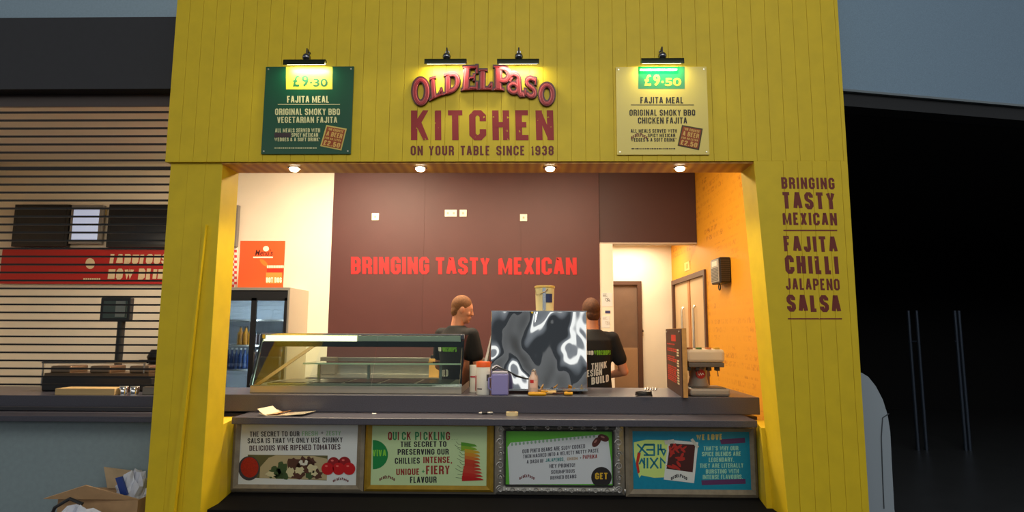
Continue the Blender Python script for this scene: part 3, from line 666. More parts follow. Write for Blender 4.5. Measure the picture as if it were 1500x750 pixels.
for nm, col, lst in (('salad_leaf', (60, 84, 44), [(470, 540, 70, 60), (540, 500, 60, 70), (590, 570, 70, 40), (520, 580, 60, 30), (860, 560, 60, 50)]), ('meat_filling', (84, 48, 34), [(690, 450, 80, 80), (790, 470, 100, 90), (860, 430, 60, 60), (720, 570, 80, 40), (930, 560, 60, 50)]),
                     ('cheese_filling', (214, 204, 160), [(740, 520, 50, 40), (880, 500, 60, 45), (420, 560, 50, 35), (640, 540, 40, 50), (900, 550, 40, 30)]), ('cream_sauce', (226, 222, 206), [(755, 430, 20, 26), (815, 425, 20, 22), (785, 450, 40, 12)])):
    mb = MB()
    for i, (x, y, rx, ry) in enumerate(lst): blob(mb, x, y, rx, ry, cpl(c, 3 + ('salad_leaf', 'meat_filling', 'cheese_filling', 'cream_sauce').index(nm)), i * 7 + len(nm), .3)
    part(nm, mb, mat('photo_' + nm, col, .6), sh)
mb = MB(); disc(mb, 185, 495, 118, cpl(c, 2), 134); bo = part('salsa_bowl', mb, mat('photo_bowl', (62, 58, 66), .5), sh)
mb = MB(); disc(mb, 192, 485, 98, cpl(c, 3), 112); part('salsa', mb, mat('photo_salsa', (170, 34, 16), .5, 0, .25, 120), bo)
for i, (x, y) in enumerate(((1115, 440), (1235, 435), (1050, 500), (1170, 500), (1285, 500))):
    mb = MB(); disc(mb, x, y, 68, cpl(c, 7 if i < 2 else 8), 68); tm = part('tomato', mb, mat('photo_tomato', (196, 16, 22) if i > 1 else (150, 14, 22), .35) if i > 1 else mat('photo_tomato_back', (146, 14, 22), .35), sh)
    mb = MB(); disc(mb, x - 15, y - 30, 16, cpl(c, 9), 10); part('highlight', mb, mat('photo_tomato_highlight', (236, 110, 100), .5), tm)
mb = MB(); minilogo(mb, (1105, 595, 1280, 645), cpl(c, 2)); part('logo', mb, DRED, sh)

# 2 pickling
t, fr, sh, _ = poster('gold framed pale green pickling poster with a stack of chillies, second from left', (535, 622, 723, 720), (544, 624, 713, 711), GOLD, mat('poster_pale_green', (196, 220, 166), .45))
c = crop(530, 620, 7.5)
for i, (ch, x) in enumerate(zip('QUICK PICKLING', (288, 340, 395, 440, 495, 0, 585, 640, 678, 735, 790, 838, 866, 925))):
    if ch == ' ': continue
    T(sh, 'letter', ch, (x, 95, x + (12 if ch == 'I' else 44), 185), c, 1, {0: PRED, 1: PGRN, 2: PRED, 3: PGRN, 4: PRED, 6: PGRN, 7: PRED, 8: PGRN, 9: PRED, 10: PGRN, 11: PRED, 12: PGRN, 13: PRED}[i], .16 if ch != 'I' else .17)
for s, bx, m in (('...', (985, 160, 1055, 178), PGRN), ('THE SECRET TO', (425, 200, 930, 262), PINK), ('PRESERVING OUR', (393, 284, 955, 346), PINK), ('CHILLIES', (363, 380, 638, 446), PINK), ('INTENSE,', (675, 368, 992, 438), PRED), ('UNIQUE', (378, 500, 632, 570), PRED), ('+', (655, 510, 695, 550), PGRN), ('FIERY', (705, 466, 966, 562), PRED), ('FLAVOUR', (530, 588, 822, 656), PINK)):
    T(sh, 'lettering', s, bx, c, 1, m, .165, dy=-3)
mb = MB(); disc(mb, 130, 345, 158, cpl(c, 1), 160, 30, -PI / 2 - .06, PI / 2 + .06); 
mb.v = [V((max(p.x, _[2] + .001), p.y, p.z)) for p in mb.v]
bd = part('green_roundel', mb, mat('poster_roundel_green', (4, 132, 62), .5), sh)
T(bd, 'lettering', 'VIVA', (118, 290, 268, 362), c, 2, mat('poster_lime_ink', (130, 206, 60), .6), .16)
rnd = random.Random(5)
for i in range(11):
    y = 235 + i * 37; cols = [(84, 150, 40), (130, 170, 40), (196, 160, 40), (206, 140, 36), (204, 112, 40), (190, 60, 30), (184, 54, 30), (190, 60, 40), (196, 60, 44), (190, 40, 30), (184, 24, 24)]
    xl, xr = (1090, 1265) if i < 2 else (1130 - (i - 5) * 6 * (i > 6), 1300 + (i - 5) * 7 * (i > 6)); mb = MB(); hh = 30
    up = [(xl + (xr - xl) * k / 8, y - hh * (.9 - .5 * (k / 8) ** 2) * (1 if k < 8 else .0) + 16 * (k / 8)) for k in range(9)]; dn = [(xl + (xr - xl) * k / 8, y + hh * (1 - .6 * (k / 8)) + 8 * (k / 8)) for k in range(8, -1, -1)]
    mb.poly([cpl(c, 1.5 + .5 * i)(*p) for p in up + dn]); ch_ = part('chilli', mb, mat('photo_chilli_%d' % i, cols[i], .35), sh)
    mb = MB(); mb.tube([cpl(c, 2)(xl + 4, y), cpl(c, 2)(xl - 30, y - 4), cpl(c, 2)(xl - 55 - 14 * (i % 3), y - 34 if i < 9 else y - 10)], .0012, 5); part('stem', mb, mat('photo_chilli_stem', (60, 90, 60), .6), ch_)
mb = MB(); minilogo(mb, (190, 572, 365, 630), cpl(c, 2)); part('logo', mb, DRED, sh)

# 3 refried beans in the carved silver frame
t, fr, sh, d = poster('refried beans poster in an ornate carved silver frame with a green edge, third from left', (725, 625, 914, 724), (741, 631, 897, 710), SILV, mat('poster_vivid_green', (98, 186, 58), .45), .03)
xo0, xo1, xi0, xi1, zb, zt, zi0, zi1 = d
orn = MB(); rec = MB()
def scroll(cx, cz, r, fl):
    pts = [V((cx + fl * (r * (1 - k / 22) * math.cos(k * .5)), PY - .031, cz + r * (1 - k / 22) * math.sin(k * .5))) for k in range(20)]
    orn.tube(pts, [r * .16 * (1 - k / 26) for k in range(20)], 6)
nx = 11
for i in range(nx):
    x = xo0 + (xo1 - xo0) * (i + .5) / nx
    for z in ((zb + zi0) / 2,): scroll(x, z, (zi0 - zb) * .30, 1 if i % 2 else -1); orn.ell((x + (xo1 - xo0) * .5 / nx, PY - .03, z), .008, .006, .016, 8, 6)
    for z in ((zt + zi1) / 2,): scroll(x, z, (zt - zi1) * .34, 1 if i % 2 else -1)
for i in range(6):
    z = zb + (zt - zb) * (i + .5) / 6
    for x in ((xo0 + xi0) / 2, (xo1 + xi1) / 2): scroll(x, z, (xi0 - xo0) * .34, 1 if i % 2 else -1); orn.ell((x, PY - .03, z + (zt - zb) / 12), .012, .006, .007, 8, 6)
part('carving', orn, mat('bright_silver_leaf', (206, 202, 198), .3, .8), fr, True)
for a in ((xi0 - .006, xi0, zi0, zi1), (xi1, xi1 + .006, zi0, zi1), (xi0, xi1, zi0 - .006, zi0), (xi0, xi1, zi1, zi1 + .006)): rec.box(a[0], a[1], PY - .026, PY - .002, a[2], a[3])
part('inner_slip', rec, SLOT, fr)
c = crop(720, 620, 6.82)
mb = MB(); mb.poly([cpl(c, 1)(*p) for p in ((160, 240), (190, 195), (1100, 112), (1165, 150), (1195, 380), (1205, 606), (180, 610))]); nt = part('notepaper', mb, mat('poster_note_paper', (214, 218, 224), .5), sh)
mb = MB()
for i in range(22): u = 205 + i * 39; disc(mb, u, 212 - i * 4.0, 11, cpl(c, 2), 16, 10)
part('binding_holes', mb, mat('note_hole_green', (140, 176, 150), .5), nt)
GT = mat('poster_grey_ink', (70, 70, 84), .6); TEAL = mat('poster_teal_ink', (30, 130, 130), .6)
for s, bx, dy, m in (('OUR PINTO BEANS ARE SLOW COOKED', (308, 262, 935, 302), -54, GT), ('THEN MASHED INTO A VELVETY NUTTY PASTE', (315, 315, 1070, 352), -62, GT), ('A DASH OF', (352, 368, 522, 404), -12, GT), ('JALAPENOS,', (540, 352, 728, 388), -12, TEAL),
                     ('ONION', (755, 342, 860, 372), -6, mat('poster_tan_ink', (176, 150, 120), .6)), ('+', (880, 336, 900, 356), 0, GT), ('PAPRIKA', (912, 318, 1055, 358), -8, PRED), ('HEY PRONTO!', (580, 410, 835, 448), -12, GT), ('SCRUMPTIOUS', (595, 470, 832, 506), -12, GT), ('REFRIED BEANS', (588, 528, 848, 564), -16, GT)): T(nt, 'lettering', s, bx, c, 2, m, .16, dy=dy)
for x, y, r0 in ((1048, 188, -.9), (1118, 146, .35)): mb = MB(); blob(mb, x, y, 58, 34, cpl(c, 3), 3, .03, 20, r0); bn = part('bean', mb, mat('photo_bean', (88, 40, 34), .3), sh); mb = MB(); blob(mb, x - 8, y - 8, 22, 9, cpl(c, 4), 3, .03, 12, r0); part('highlight', mb, mat('photo_bean_highlight', (176, 120, 110), .4), bn)
mb = MB(); disc(mb, 1098, 540, 102, cpl(c, 3), 104); mb.v = [V((p.x, p.y, max(p.z, zi0 + .001))) for p in mb.v]; gb = part('black_roundel', mb, mat('poster_black_roundel', (34, 28, 30), .5), sh)
T(gb, 'lettering', 'GET', (1035, 495, 1160, 560), c, 4, mat('poster_gold_ink', (222, 176, 40), .5), .18)
mb = MB(); minilogo(mb, (275, 510, 430, 562), cpl(c, 2)); part('logo', mb, DRED, nt)

# 4 turquoise poster
t, fr, sh, _ = poster('grey framed turquoise spice poster with a taped chilli snapshot, rightmost below the shelf', (916, 627, 1108, 728), (927, 632, 1099, 717), GREYF, mat('poster_turquoise', (0, 136, 170), .45, 0, .06, 40))
c = crop(910, 620, 6.82)
mb = MB(); mb.poly([cpl(c, 1)(*p) for p in ((125, 190), (250, 165), (470, 170), (520, 300), (440, 540), (330, 545), (200, 520), (180, 545), (130, 330))]); pn = part('torn_paper', mb, mat('poster_lime_paper', (206, 232, 130), .5), sh)
mb = MB(); TL_ = lambda pts: [mb.poly([cpl(c, 2)(*p) for p in q]) for q in strip(pts, 17)]
for pts in ([(160, 210), (270, 320)], [(165, 318), (235, 210)], [(330, 212), (232, 212)], [(225, 216), (330, 216), (330, 318), (225, 318)], [(250, 265), (330, 265)], [(370, 210), (370, 320)], [(370, 262), (440, 262)], [(400, 262), (425, 318), (445, 265)], [(395, 210), (395, 262)],
            [(180, 410), (205, 360), (235, 420)], [(230, 345), (230, 452)], [(262, 345), (262, 452)], [(290, 345), (370, 452)], [(365, 345), (290, 452)], [(395, 452), (395, 350), (440, 400)]): TL_(pts)
part('lettering', mb, mat('poster_teal_stroke', (0, 116, 140), .5), pn)
mb = MB(); mb.poly([cpl(c, 3)(*p) for p in ((165, 290), (195, 300), (172, 400), (185, 490), (165, 505), (146, 400))]); part('chilli', mb, mat('photo_red_chilli', (196, 44, 24), .4), pn)
mb = MB(); mb.poly([cpl(c, 3)(*p) for p in ((470, 165), (770, 190), (728, 598), (425, 562))]); sn = part('snapshot', mb, PAPER, sh)
mb = MB(); mb.poly([cpl(c, 4)(*p) for p in ((488, 200), (740, 215), (714, 490), (452, 455))]); ph = part('snapshot_picture', mb, mat('photo_dark_red', (70, 20, 18), .5), sn)
rr = random.Random(11); mb = MB()
for i in range(16):
    x = rr.uniform(490, 700); y = rr.uniform(225, 440); blob(mb, x, y, rr.uniform(26, 52), rr.uniform(9, 15), cpl(c, 5 + .2 * i), i, .08, 14, rr.uniform(-1.4, 1.4))
part('picture_chillies', mb, mat('photo_chilli_red', (180, 44, 34), .4), ph)
for q in (((430, 175), (525, 158), (535, 195), (440, 215)), ((690, 165), (715, 150), (778, 235), (755, 252))): mb = MB(); mb.poly([cpl(c, 9)(*p) for p in q]); part('tape', mb, mat('translucent_tape_white', (206, 206, 196), .4), sn)
mb = MB(); minilogo(mb, (495, 505, 660, 565), cpl(c, 5)); part('logo', mb, PINK, sn)
CRM = mat('poster_cream_ink', (206, 196, 120), .6); MNT = mat('poster_pale_mint_ink', (160, 214, 190), .6); PUR = mat('poster_purple_bar', (92, 48, 100), .6)
T(sh, 'lettering', 'WE LOVE', (750, 112, 1010, 170), c, 1, CRM, .22, -6)
for s, bx in (("THAT'S WHY OUR", (822, 230, 1170, 274)), ('SPICE BLENDS ARE', (806, 286, 1195, 330)), ('LEGENDARY.', (875, 344, 1128, 388)), ('THEY ARE LITERALLY', (785, 402, 1220, 446)), ('BURSTING WITH', (845, 460, 1175, 504)), ('INTENSE FLAVOURS.', (815, 516, 1215, 560))): T(sh, 'lettering', s, bx, c, 1, MNT, .17, -4)
for q in (((985, 160), (1235, 145), (1240, 195), (1000, 210)), ((800, 570), (1240, 556), (1245, 605), (806, 618))): part('blanked_bar', MB().poly([cpl(c, 1)(*p) for p in q]), PUR, sh)

# ---------------------------------------------------------------- things on the serving shelf
SZ = .88
def sheet(pts, th=.0008):                              # a gently bent paper sheet
    mb = MB(); n = len(pts); mb.v = [V(p) for p in pts]; return mb
q0, q1 = ZP(368, 611, SZ), ZP(460, 603, SZ)
t = thing('brochure', 'glossy white and orange brochure curling up at one end on the left of the shelf', 'brochure', V(((q0.x + q1.x) / 2, .46, SZ)))
def page(x0, x1, y0, y1, lift0, z, sk):
    vs = []; fs = []; n = 14
    for i in range(n + 1):
        u = i / n; x = x0 + (x1 - x0) * u; lz = z + lift0 * max(0, 1 - u / .22) ** 1.5 + .012 * u * u * (1 if sk > 0 else .4)
        for j, y in enumerate((y0, y1)):
            for dz in (0, .0012): vs.append((x + sk * j, y, lz + dz))
    for i in range(n):
        b = 4 * i
        fs += [(b, b + 4, b + 6, b + 2), (b + 1, b + 3, b + 7, b + 5), (b, b + 1, b + 5, b + 4), (b + 2, b + 6, b + 7, b + 3)]
    fs += [(0, 2, 3, 1), (4 * n, 4 * n + 1, 4 * n + 3, 4 * n + 2)]
    return MB().add(vs, fs)
GLOSS = mat('glossy_cream_paper', (244, 232, 200), .18, coat=.5)
part('lower_page', page(q0.x + .03, q1.x - .02, .40, .60, .02, SZ + .0005, .05), GLOSS, t, fix=True)
up = part('upper_page', page(q0.x + .02, q1.x + .01, .40, .58, .045, SZ + .003, .03), GLOSS, t)
part('orange_print', page(q0.x + .045, q0.x + .16, .41, .57, .004, SZ + .0072, .03), mat('orange_print', (226, 150, 60), .25, coat=.4), up)
for x in (.20, .28): part('photo_print', MB().box(q0.x + x, q0.x + x + .03, .50, .53, SZ + .0074, SZ + .0086), mat('brown_print', (150, 90, 60), .3), up)
p = ZP(322, 604, SZ); p.x += .03
t = thing('crumpled_napkin', 'crumpled pink paper scrap at the left end of the shelf', 'paper', V((p.x, .5, SZ)))
mb = MB(); r = random.Random(3)
for i in range(6): mb.ell((p.x - .01 + r.uniform(-.025, .03), .5 + r.uniform(-.03, .03), SZ + .014 + .006 * (i % 3)), .022, .02, .013, 9, 6, Matrix.Rotation(i, 3, 'X'))
part('crumple', mb, mat('pink_paper', (226, 140, 132), .7, 0, .2, 40), t, True)
p = ZP(548, 606.5, SZ); solo('paper_scrap', MB().box(p.x - .014, p.x + .014, p.y - .012, p.y + .012, SZ, SZ + .006), WHITEP, 'tiny white chip lying on the shelf above the gap between the two left posters', 'scrap', bevel=.002)
p = ZP(711, 607, SZ)
t = thing('marker_pen', 'short dark and silver pen lying on the shelf beside the tape roll', 'pen', V((p.x, p.y, SZ)))
d = V((.042, .012, 0)); o = V((p.x, p.y, SZ + .0095))
part('barrel', MB().cyl(o - d * .6, o + d, .0085), BLACK, t, True); part('cap', MB().cyl(o + d * .3, o + d * 1.2, .0092), STEEL, t, True); part('tip', MB().cyl(o - d * 1.1, o - d * .6, .0045, .008), STEEL, t, True)
p = ZP(750, 609, SZ); p.y += .02
t = thing('tape_roll', 'roll of cream masking tape lying flat on the serving shelf', 'tape', V((p.x, p.y, SZ)))
part('tape', MB().lathe([(.026, 0), (.042, 0), (.042, .024), (.026, .024), (.026, 0)], p, 28), mat('cream_tape', (224, 206, 160), .5), t, True)
part('core', MB().lathe([(.022, 0), (.0258, 0), (.0258, .024), (.022, .024), (.022, 0)], p, 28), mat('card_core', (120, 96, 70), .7), t, True)

# ---------------------------------------------------------------- glass display case
CZ = 1.0
GL_ = glass('case_glass'); EDGE = mat('lit_glass_edge', (214, 226, 204), .15)
xl, xr = P(369, 560, .78).x, P(677, 560, .78).x
t = thing('display_case', 'long glass fronted counter display case with steel base on the left of the worktop', 'display case', V(((xl + xr) / 2, .78, CZ)))
y0, y1, yt, zt = .74, 1.30, .90, 1.425
part('steel_base', MB().box(xl, xr, y0 + .01, y1, CZ, CZ + .055), mat('case_steel', (186, 178, 164), .38, .8, .05, 8), t, bevel=.004)
part('tray_well', MB().box(xl + .10, xr - .03, y0 + .07, y1 - .05, CZ + .0552, CZ + .068), STEEL, t, bevel=.003)
wells = MB()
for i in range(5):
    a = xl + .13 + i * (xr - xl - .2) / 5; wells.box(a, a + (xr - xl - .2) / 5 - .03, y0 + .1, y1 - .1, CZ + .0682, CZ + .072)
part('tray_inserts', wells, mat('dark_tray_insert', (46, 44, 42), .3, .6), t)
fz = CZ + .056
def pane(a, b, c_, d_, n): return MB().hexa([a, b, c_, d_], [p + V(n) * .005 for p in (a, b, c_, d_)])
xm = (xl + xr) / 2 + .12
part('front_pane', pane(V((xl, y0, fz)), V((xm - .002, y0, fz)), V((xm - .002, yt, zt)), V((xl, yt, zt)), (0, 1, 0)), GL_, t)
part('front_pane', pane(V((xm + .002, y0, fz)), V((xr, y0, fz)), V((xr, yt, zt)), V((xm + .002, yt, zt)), (0, 1, 0)), GL_, t)
for x in (xl, xr - .005): part('end_pane', pane(V((x, y0 + .01, fz)), V((x, y1, fz)), V((x, y1, zt)), V((x, yt + .01, zt)), (1, 0, 0)), GL_, t)
part('top_pane', MB().box(xl, xr, yt, y1, zt, zt + .006), GL_, t)
part('light_canopy', MB().box(xl + .10, xr - .015, yt + .015, yt + .075, zt - .088, zt - .006), mat('dark_steel_canopy', (70, 74, 76), .18, .9), t, bevel=.006)
part('canopy_lamp', MB().box(xl + .02, xl + .74, yt + .004, yt + .014, zt - .046, zt - .002), mat('canopy_lamp_glow', (255, 240, 200), .4, emit=2.0), t)
part('canopy_profile', MB().box(xl + .745, xr - .03, yt + .004, yt + .014, zt - .046, zt - .002), mat('satin_aluminium', (206, 204, 196), .3, .7), t, bevel=.003)
cb = MB()
for x in (xl + .005, xr - .03): cb.box(x, x + .03, yt - .01, yt + .05, zt - .03, zt + .008)
part('corner_bracket', cb, CHROME, t, bevel=.004)
rl = MB()
rl.tube([(xl, yt, zt + .008), (xr, yt, zt + .008)], .007)
part('top_rail', rl, CHROME, t, True)
for x in (xl + .012, xr - .012): part('post', MB().tube([(x, y0 + .02, fz), (x, yt + .02, zt)], .006), CHROME, t, True)
sx0 = P(446, 541, .95).x
part('glass_shelf', MB().box(sx0, xr - .02, .92, 1.22, 1.205, 1.213), GL_, t)
part('shelf_edge', MB().box(sx0, xr - .02, .912, .92, 1.203, 1.215), EDGE, t)
bk = MB()
for x in (sx0 + .05, sx0 + .45, xr - .22): bk.box(x, x + .02, 1.10, 1.12, fz + .02, 1.203)
part('shelf_post', bk, STEEL, t)
part('timber_corner', MB().hexa([(xl + .02, y0 + .03, fz), (xl + .06, y0 + .03, fz), (xl + .34, 1.24, 1.36), (xl + .30, 1.24, 1.36)], [(xl + .02, y0 + .05, fz), (xl + .06, y0 + .05, fz), (xl + .34, 1.26, 1.36), (xl + .30, 1.26, 1.36)]), mat('amber_side_panel', (170, 110, 50), .5), t)

# ---------------------------------------------------------------- bright box appliance in wrinkled foil film
FOIL = bpy.data.materials.new('wrinkled_mirror_film'); FOIL.use_nodes = True
n = FOIL.node_tree.nodes; l = FOIL.node_tree.links; b = n['Principled BSDF']; b.inputs['Metallic'].default_value = 1; b.inputs['Roughness'].default_value = .05; b.inputs['Base Color'].default_value = rgb(226, 228, 230)
tcn = n.new('ShaderNodeTexCoord'); mp = n.new('ShaderNodeMapping'); mp.inputs['Scale'].default_value = (1.9, 1, .75); l.new(tcn.outputs['Object'], mp.inputs[0])
nz = n.new('ShaderNodeTexNoise'); nz.inputs['Scale'].default_value = 3.0; nz.inputs['Detail'].default_value = .6; nz.inputs['Distortion'].default_value = .3; l.new(mp.outputs[0], nz.inputs['Vector'])
bp = n.new('ShaderNodeBump'); bp.inputs['Strength'].default_value = 1.0; bp.inputs['Distance'].default_value = .12; l.new(nz.outputs['Fac'], bp.inputs['Height']); l.new(bp.outputs[0], b.inputs['Normal'])
ax0, ax1 = P(719, 520, .82).x, P(860, 520, .82).x; az0, az1 = CZ + .022, P(790, 456, .82).z
t = thing('oven', 'tall mirror bright steel box oven in wrinkled film, centre of the worktop', 'oven', V(((ax0 + ax1) / 2, .82, CZ)))
part('body', MB().box(ax0, ax1, .82, 1.30, az0, az1), STEEL, t, bevel=.006)
part('mirror_front', MB().box(ax0 + .002, ax1 - .002, .812, .8198, az0 + .002, az1 - .002), FOIL, t, bevel=.002)
part('top_edge', MB().box(ax0, ax1, .811, .83, az1 - .004, az1 + .004), mat('bright_steel_edge', (232, 236, 238), .2, 1), t)
part('bottom_rail', MB().box(ax0, ax1, .806, .8118, az0, az0 + .014), mat('bright_steel_edge', (232, 236, 238), .2, 1), t)
for x in (ax0 + .05, ax1 - .05):
    for y in (.88, 1.24): part('foot', MB().cyl((x, y, CZ), (x, y, az0 + .001), .02), BLACK, t, True)
hz = V((ax0 - .012, .86, CZ + .15))
part('side_flap', MB().hexa([(ax0 - .075, .95, CZ + .16), (ax0 - .05, .95, CZ + .15), (ax0 + .0, .95, az1 - .17), (ax0 - .004, .95, az1 - .16)], [(ax0 - .075, 1.1, CZ + .16), (ax0 - .05, 1.1, CZ + .15), (ax0 + .0, 1.1, az1 - .17), (ax0 - .004, 1.1, az1 - .16)]), WHITEP, t)
# bucket on top
p = P(798, 455, .98); p.z = az1 + .0005; r0 = (P(813, 430, .98).x - P(783, 430, .98).x) / 2; hgt = P(798, 419, .98).z - az1
t = thing('bucket', 'clear tub with a blue label and wire handle standing on top of the oven', 'bucket', p)
part('pail', MB().lathe([(r0 * .86, 0), (r0 * .94, hgt * .95), (r0 * .90, hgt * .95), (r0 * .82, .004)], p, 28), mat('yellowed_clear_plastic', (206, 196, 150), .25), t, True)
part('rim', MB().lathe([(r0 * .93, hgt * .90), (r0 * 1.0, hgt * .92), (r0 * 1.0, hgt * .99), (r0 * .90, hgt)], p, 28), mat('yellow_rim_plastic', (206, 176, 96), .35), t, True)
part('handle', MB().tube([p + V((-r0 * .98, -.0, hgt * .93)), p + V((-r0 * .8, -r0 * .8, hgt * .62)), p + V((0, -r0 * 1.06, hgt * .75)), p + V((r0 * .3, -r0 * 1.0, hgt * .86))], .0035), CHROME, t, True)
mb = MB()
def arcpatch(mb, c, r, a0, a1, z0, z1, n=8):
    vs = [c + V((r * math.sin(a0 + (a1 - a0) * k / n), -r * math.cos(a0 + (a1 - a0) * k / n), z)) for z in (z0, z1) for k in range(n + 1)]
    return mb.add(vs, [(k, k + 1, n + 2 + k, n + 1 + k) for k in range(n)])
part('label', arcpatch(mb, p, r0 * .945, .05, .85, hgt * .35, hgt * .68), mat('navy_label', (24, 44, 92), .5), t)
part('steel_band', arcpatch(MB(), p, r0 * .95, -.25, .08, .01, hgt * .92), mat('silver_band', (190, 200, 214), .25, .8), t)

# ---------------------------------------------------------------- small things on the worktop
def at(px, py): v = ZP(px, py, CZ); return v
def px_r(px, py, w): a = ZP(px, py, CZ); return w / F * (a.y - CAM.y) / 2 / math.cos(PITCH)
def hpx(px, py, h): a = ZP(px, py, CZ); return h / F * (a.y - CAM.y)
p = at(695, 574); r = px_r(695, 574, 15); h = hpx(695, 574, 38)
t = thing('paper_cup_stack', 'white and red printed paper tub left of the orange lidded tub', 'tub', p)
part('wrapper', MB().lathe([(r * .92, 0), (r, h), (r * .93, h), (r * .88, .004)], p, 20), WHITEP, t, True)
part('red_print', arcpatch(MB(), p, r * 1.005, .25, 1.2, h * .06, h * .62), mat('pinkish_red_print', (190, 50, 66), .6), t)
part('red_rule', arcpatch(MB(), p, r * 1.005, -.9, .2, h * .55, h * .6), mat('pinkish_red_print', (190, 50, 66), .6), t)
p = at(709, 576); p.y = .75; r = px_r(711, 575, 20); h = hpx(711, 575, 45)
t = thing('tub', 'white plastic tub with an orange screw lid on the worktop', 'tub', p)
part('body', MB().lathe([(r * .9, 0), (r * .97, .006), (r * .97, h * .84), (r * .85, h * .86)], p, 24), WHITEP, t, True)
part('lid', MB().lathe([(r, h * .84), (r * 1.0, h * .97), (r * .96, h), (.001, h)], p, 24), mat('orange_lid', (224, 90, 30), .4), t, True)
part('print', arcpatch(MB(), p, r * .98, .55, 1.2, h * .42, h * .62), mat('grey_print', (90, 84, 84), .6), t); part('print', arcpatch(MB(), p, r * .98, -.9, -.1, h * .16, h * .2), mat('grey_print', (90, 84, 84), .6), t)
p = at(733, 577); p.y = .725; w = px_r(733, 577, 24); h = hpx(733, 577, 33)
t = thing('measuring_jug', 'lilac blue translucent plastic container with a clear top beside the oven', 'container', p)
part('body', MB().box(p.x - w, p.x + w, p.y - w * .7, p.y + w * .7, CZ, CZ + h * .9), mat('lilac_plastic', (132, 128, 186), .3), t, bevel=.01)
part('lid', MB().box(p.x - w * .9, p.x + w * .9, p.y - w * .6, p.y + w * .6, CZ + h * .9, CZ + h), mat('pale_lilac_plastic', (190, 186, 200), .3), t, bevel=.004)
part('handle', MB().tube([(p.x - w, p.y - w * .4, CZ + h * .75), (p.x - w * 1.3, p.y - w * .5, CZ + h * .7), (p.x - w * 1.3, p.y - w * .5, CZ + h * .3), (p.x - w, p.y - w * .4, CZ + h * .22)], .006), mat('lilac_plastic', (132, 128, 186), .3), t, True)
c0 = V((p.x - .05, p.y - w * .75, CZ + h * 1.02))
solo('power_cable', MB().tube([V((p.x - w * 1.0, .795, CZ + h * .98)), V((p.x - w * .3, .79, CZ + h * 1.12)), V((p.x + w * .9, .79, CZ + h * .98)), V((p.x + .12, .795, CZ + h * .78)), V((p.x + .19, .80, CZ + h * .66)), V((p.x + .24, .81, CZ + h * .62))], .005), BLACK, 'black cable looping across the front of the mirror bright oven', 'cable', smooth=True)
p = at(781, 577.3); r = px_r(781, 574, 13); h = hpx(781, 574, 31)
t = thing('sauce_bottle', 'small clear bottle with a red label and domed top in front of the oven', 'bottle', p)
part('body', MB().lathe([(r * .9, 0), (r, .01), (r, h * .62), (r * .85, h * .74), (r * .45, h * .88), (r * .40, h)], p, 20), mat('cloudy_bottle_plastic', (206, 180, 168), .25), t, True)
part('label', arcpatch(MB(), p, r * 1.02, -.8, .8, h * .3, h * .6), mat('pale_bottle_label', (226, 190, 176), .5), t); part('red_mark', arcpatch(MB(), p, r * 1.04, -.7, .1, h * .5, h * .64), mat('red_mark', (190, 40, 44), .5), t)
part('nozzle', MB().lathe([(r * .42, h), (r * .42, h * 1.04), (r * .2, h * 1.08), (.001, h * 1.1)], p, 14), CHROME, t, True)
p = at(788, 579); p.y = .685
t = thing('tape_measure', 'flat yellow tape measure at the foot of the small bottle', 'tool', p)
part('case', MB().box(p.x - .072, p.x + .06, p.y - .026, p.y + .026, CZ, CZ + .026), mat('safety_yellow', (226, 164, 20), .4), t, bevel=.011)
part('grip', MB().box(p.x + .02, p.x + .075, p.y - .012, p.y + .012, CZ + .0262, CZ + .036), mat('safety_yellow', (226, 164, 20), .4), t, bevel=.004)
def driver(a, b, label, hm, sm):
    a = V(a); b = V(b); d = b - a; t = thing('screwdriver', label, 'tool', V(((a.x + b.x) / 2, (a.y + b.y) / 2, CZ)))
    part('handle', MB().cyl(a, a + d * .42, .012, .013), hm, t, True); part('shaft', MB().cyl(a + d * .42, b, .005), sm, t, True); part('collar', MB().cyl(a + d * .40, a + d * .46, .013, .007), BLACK, t, True)
p = at(838, 578); q = at(799, 577.5); p.y = .70; q.y = .71; SY = mat('safety_yellow', (226, 164, 20), .4)
driver((p.x, p.y, CZ + .014), (q.x + .05, q.y, CZ + .014), 'yellow handled screwdriver lying in front of the oven on the right', SY, mat('rusty_steel', (92, 54, 40), .5, .6))
q = at(800, 577); p = at(834, 577); q.y = .765; p.y = .775
driver((q.x, q.y, CZ + .014), (p.x, p.y, CZ + .014), 'cream handled screwdriver lying behind the yellow handled one', mat('cream_handle', (220, 180, 110), .4), mat('dark_steel', (80, 74, 70), .4, .8))
# right part of the worktop
p = at(943, 580.5)
t = thing('cable_coil', 'flat coil of black cable lying on the worktop right of the oven', 'cable', p)
part('coil', MB().tube([p + V((.058 * math.cos(k * .42) * (1 - .002 * k), .05 * math.sin(k * .42), .006 + .0006 * k)) for k in range(46)], .0055), BLACK, t, True)
p = at(952, 572)
t = thing('metal_fitting', 'small bundle of loose metal clips on the worktop behind the cable coil', 'fitting', p)
rr = random.Random(2)
for i in range(5): x = p.x - .04 + i * .02; part('clip', MB().tube([(x, p.y - .02, CZ + .004), (x + .004, p.y, CZ + .02 + .004 * (i % 2)), (x + .012, p.y + .02, CZ + .004), (x + .02, p.y + .01, CZ + .012)], .0035), STEEL, t, True)
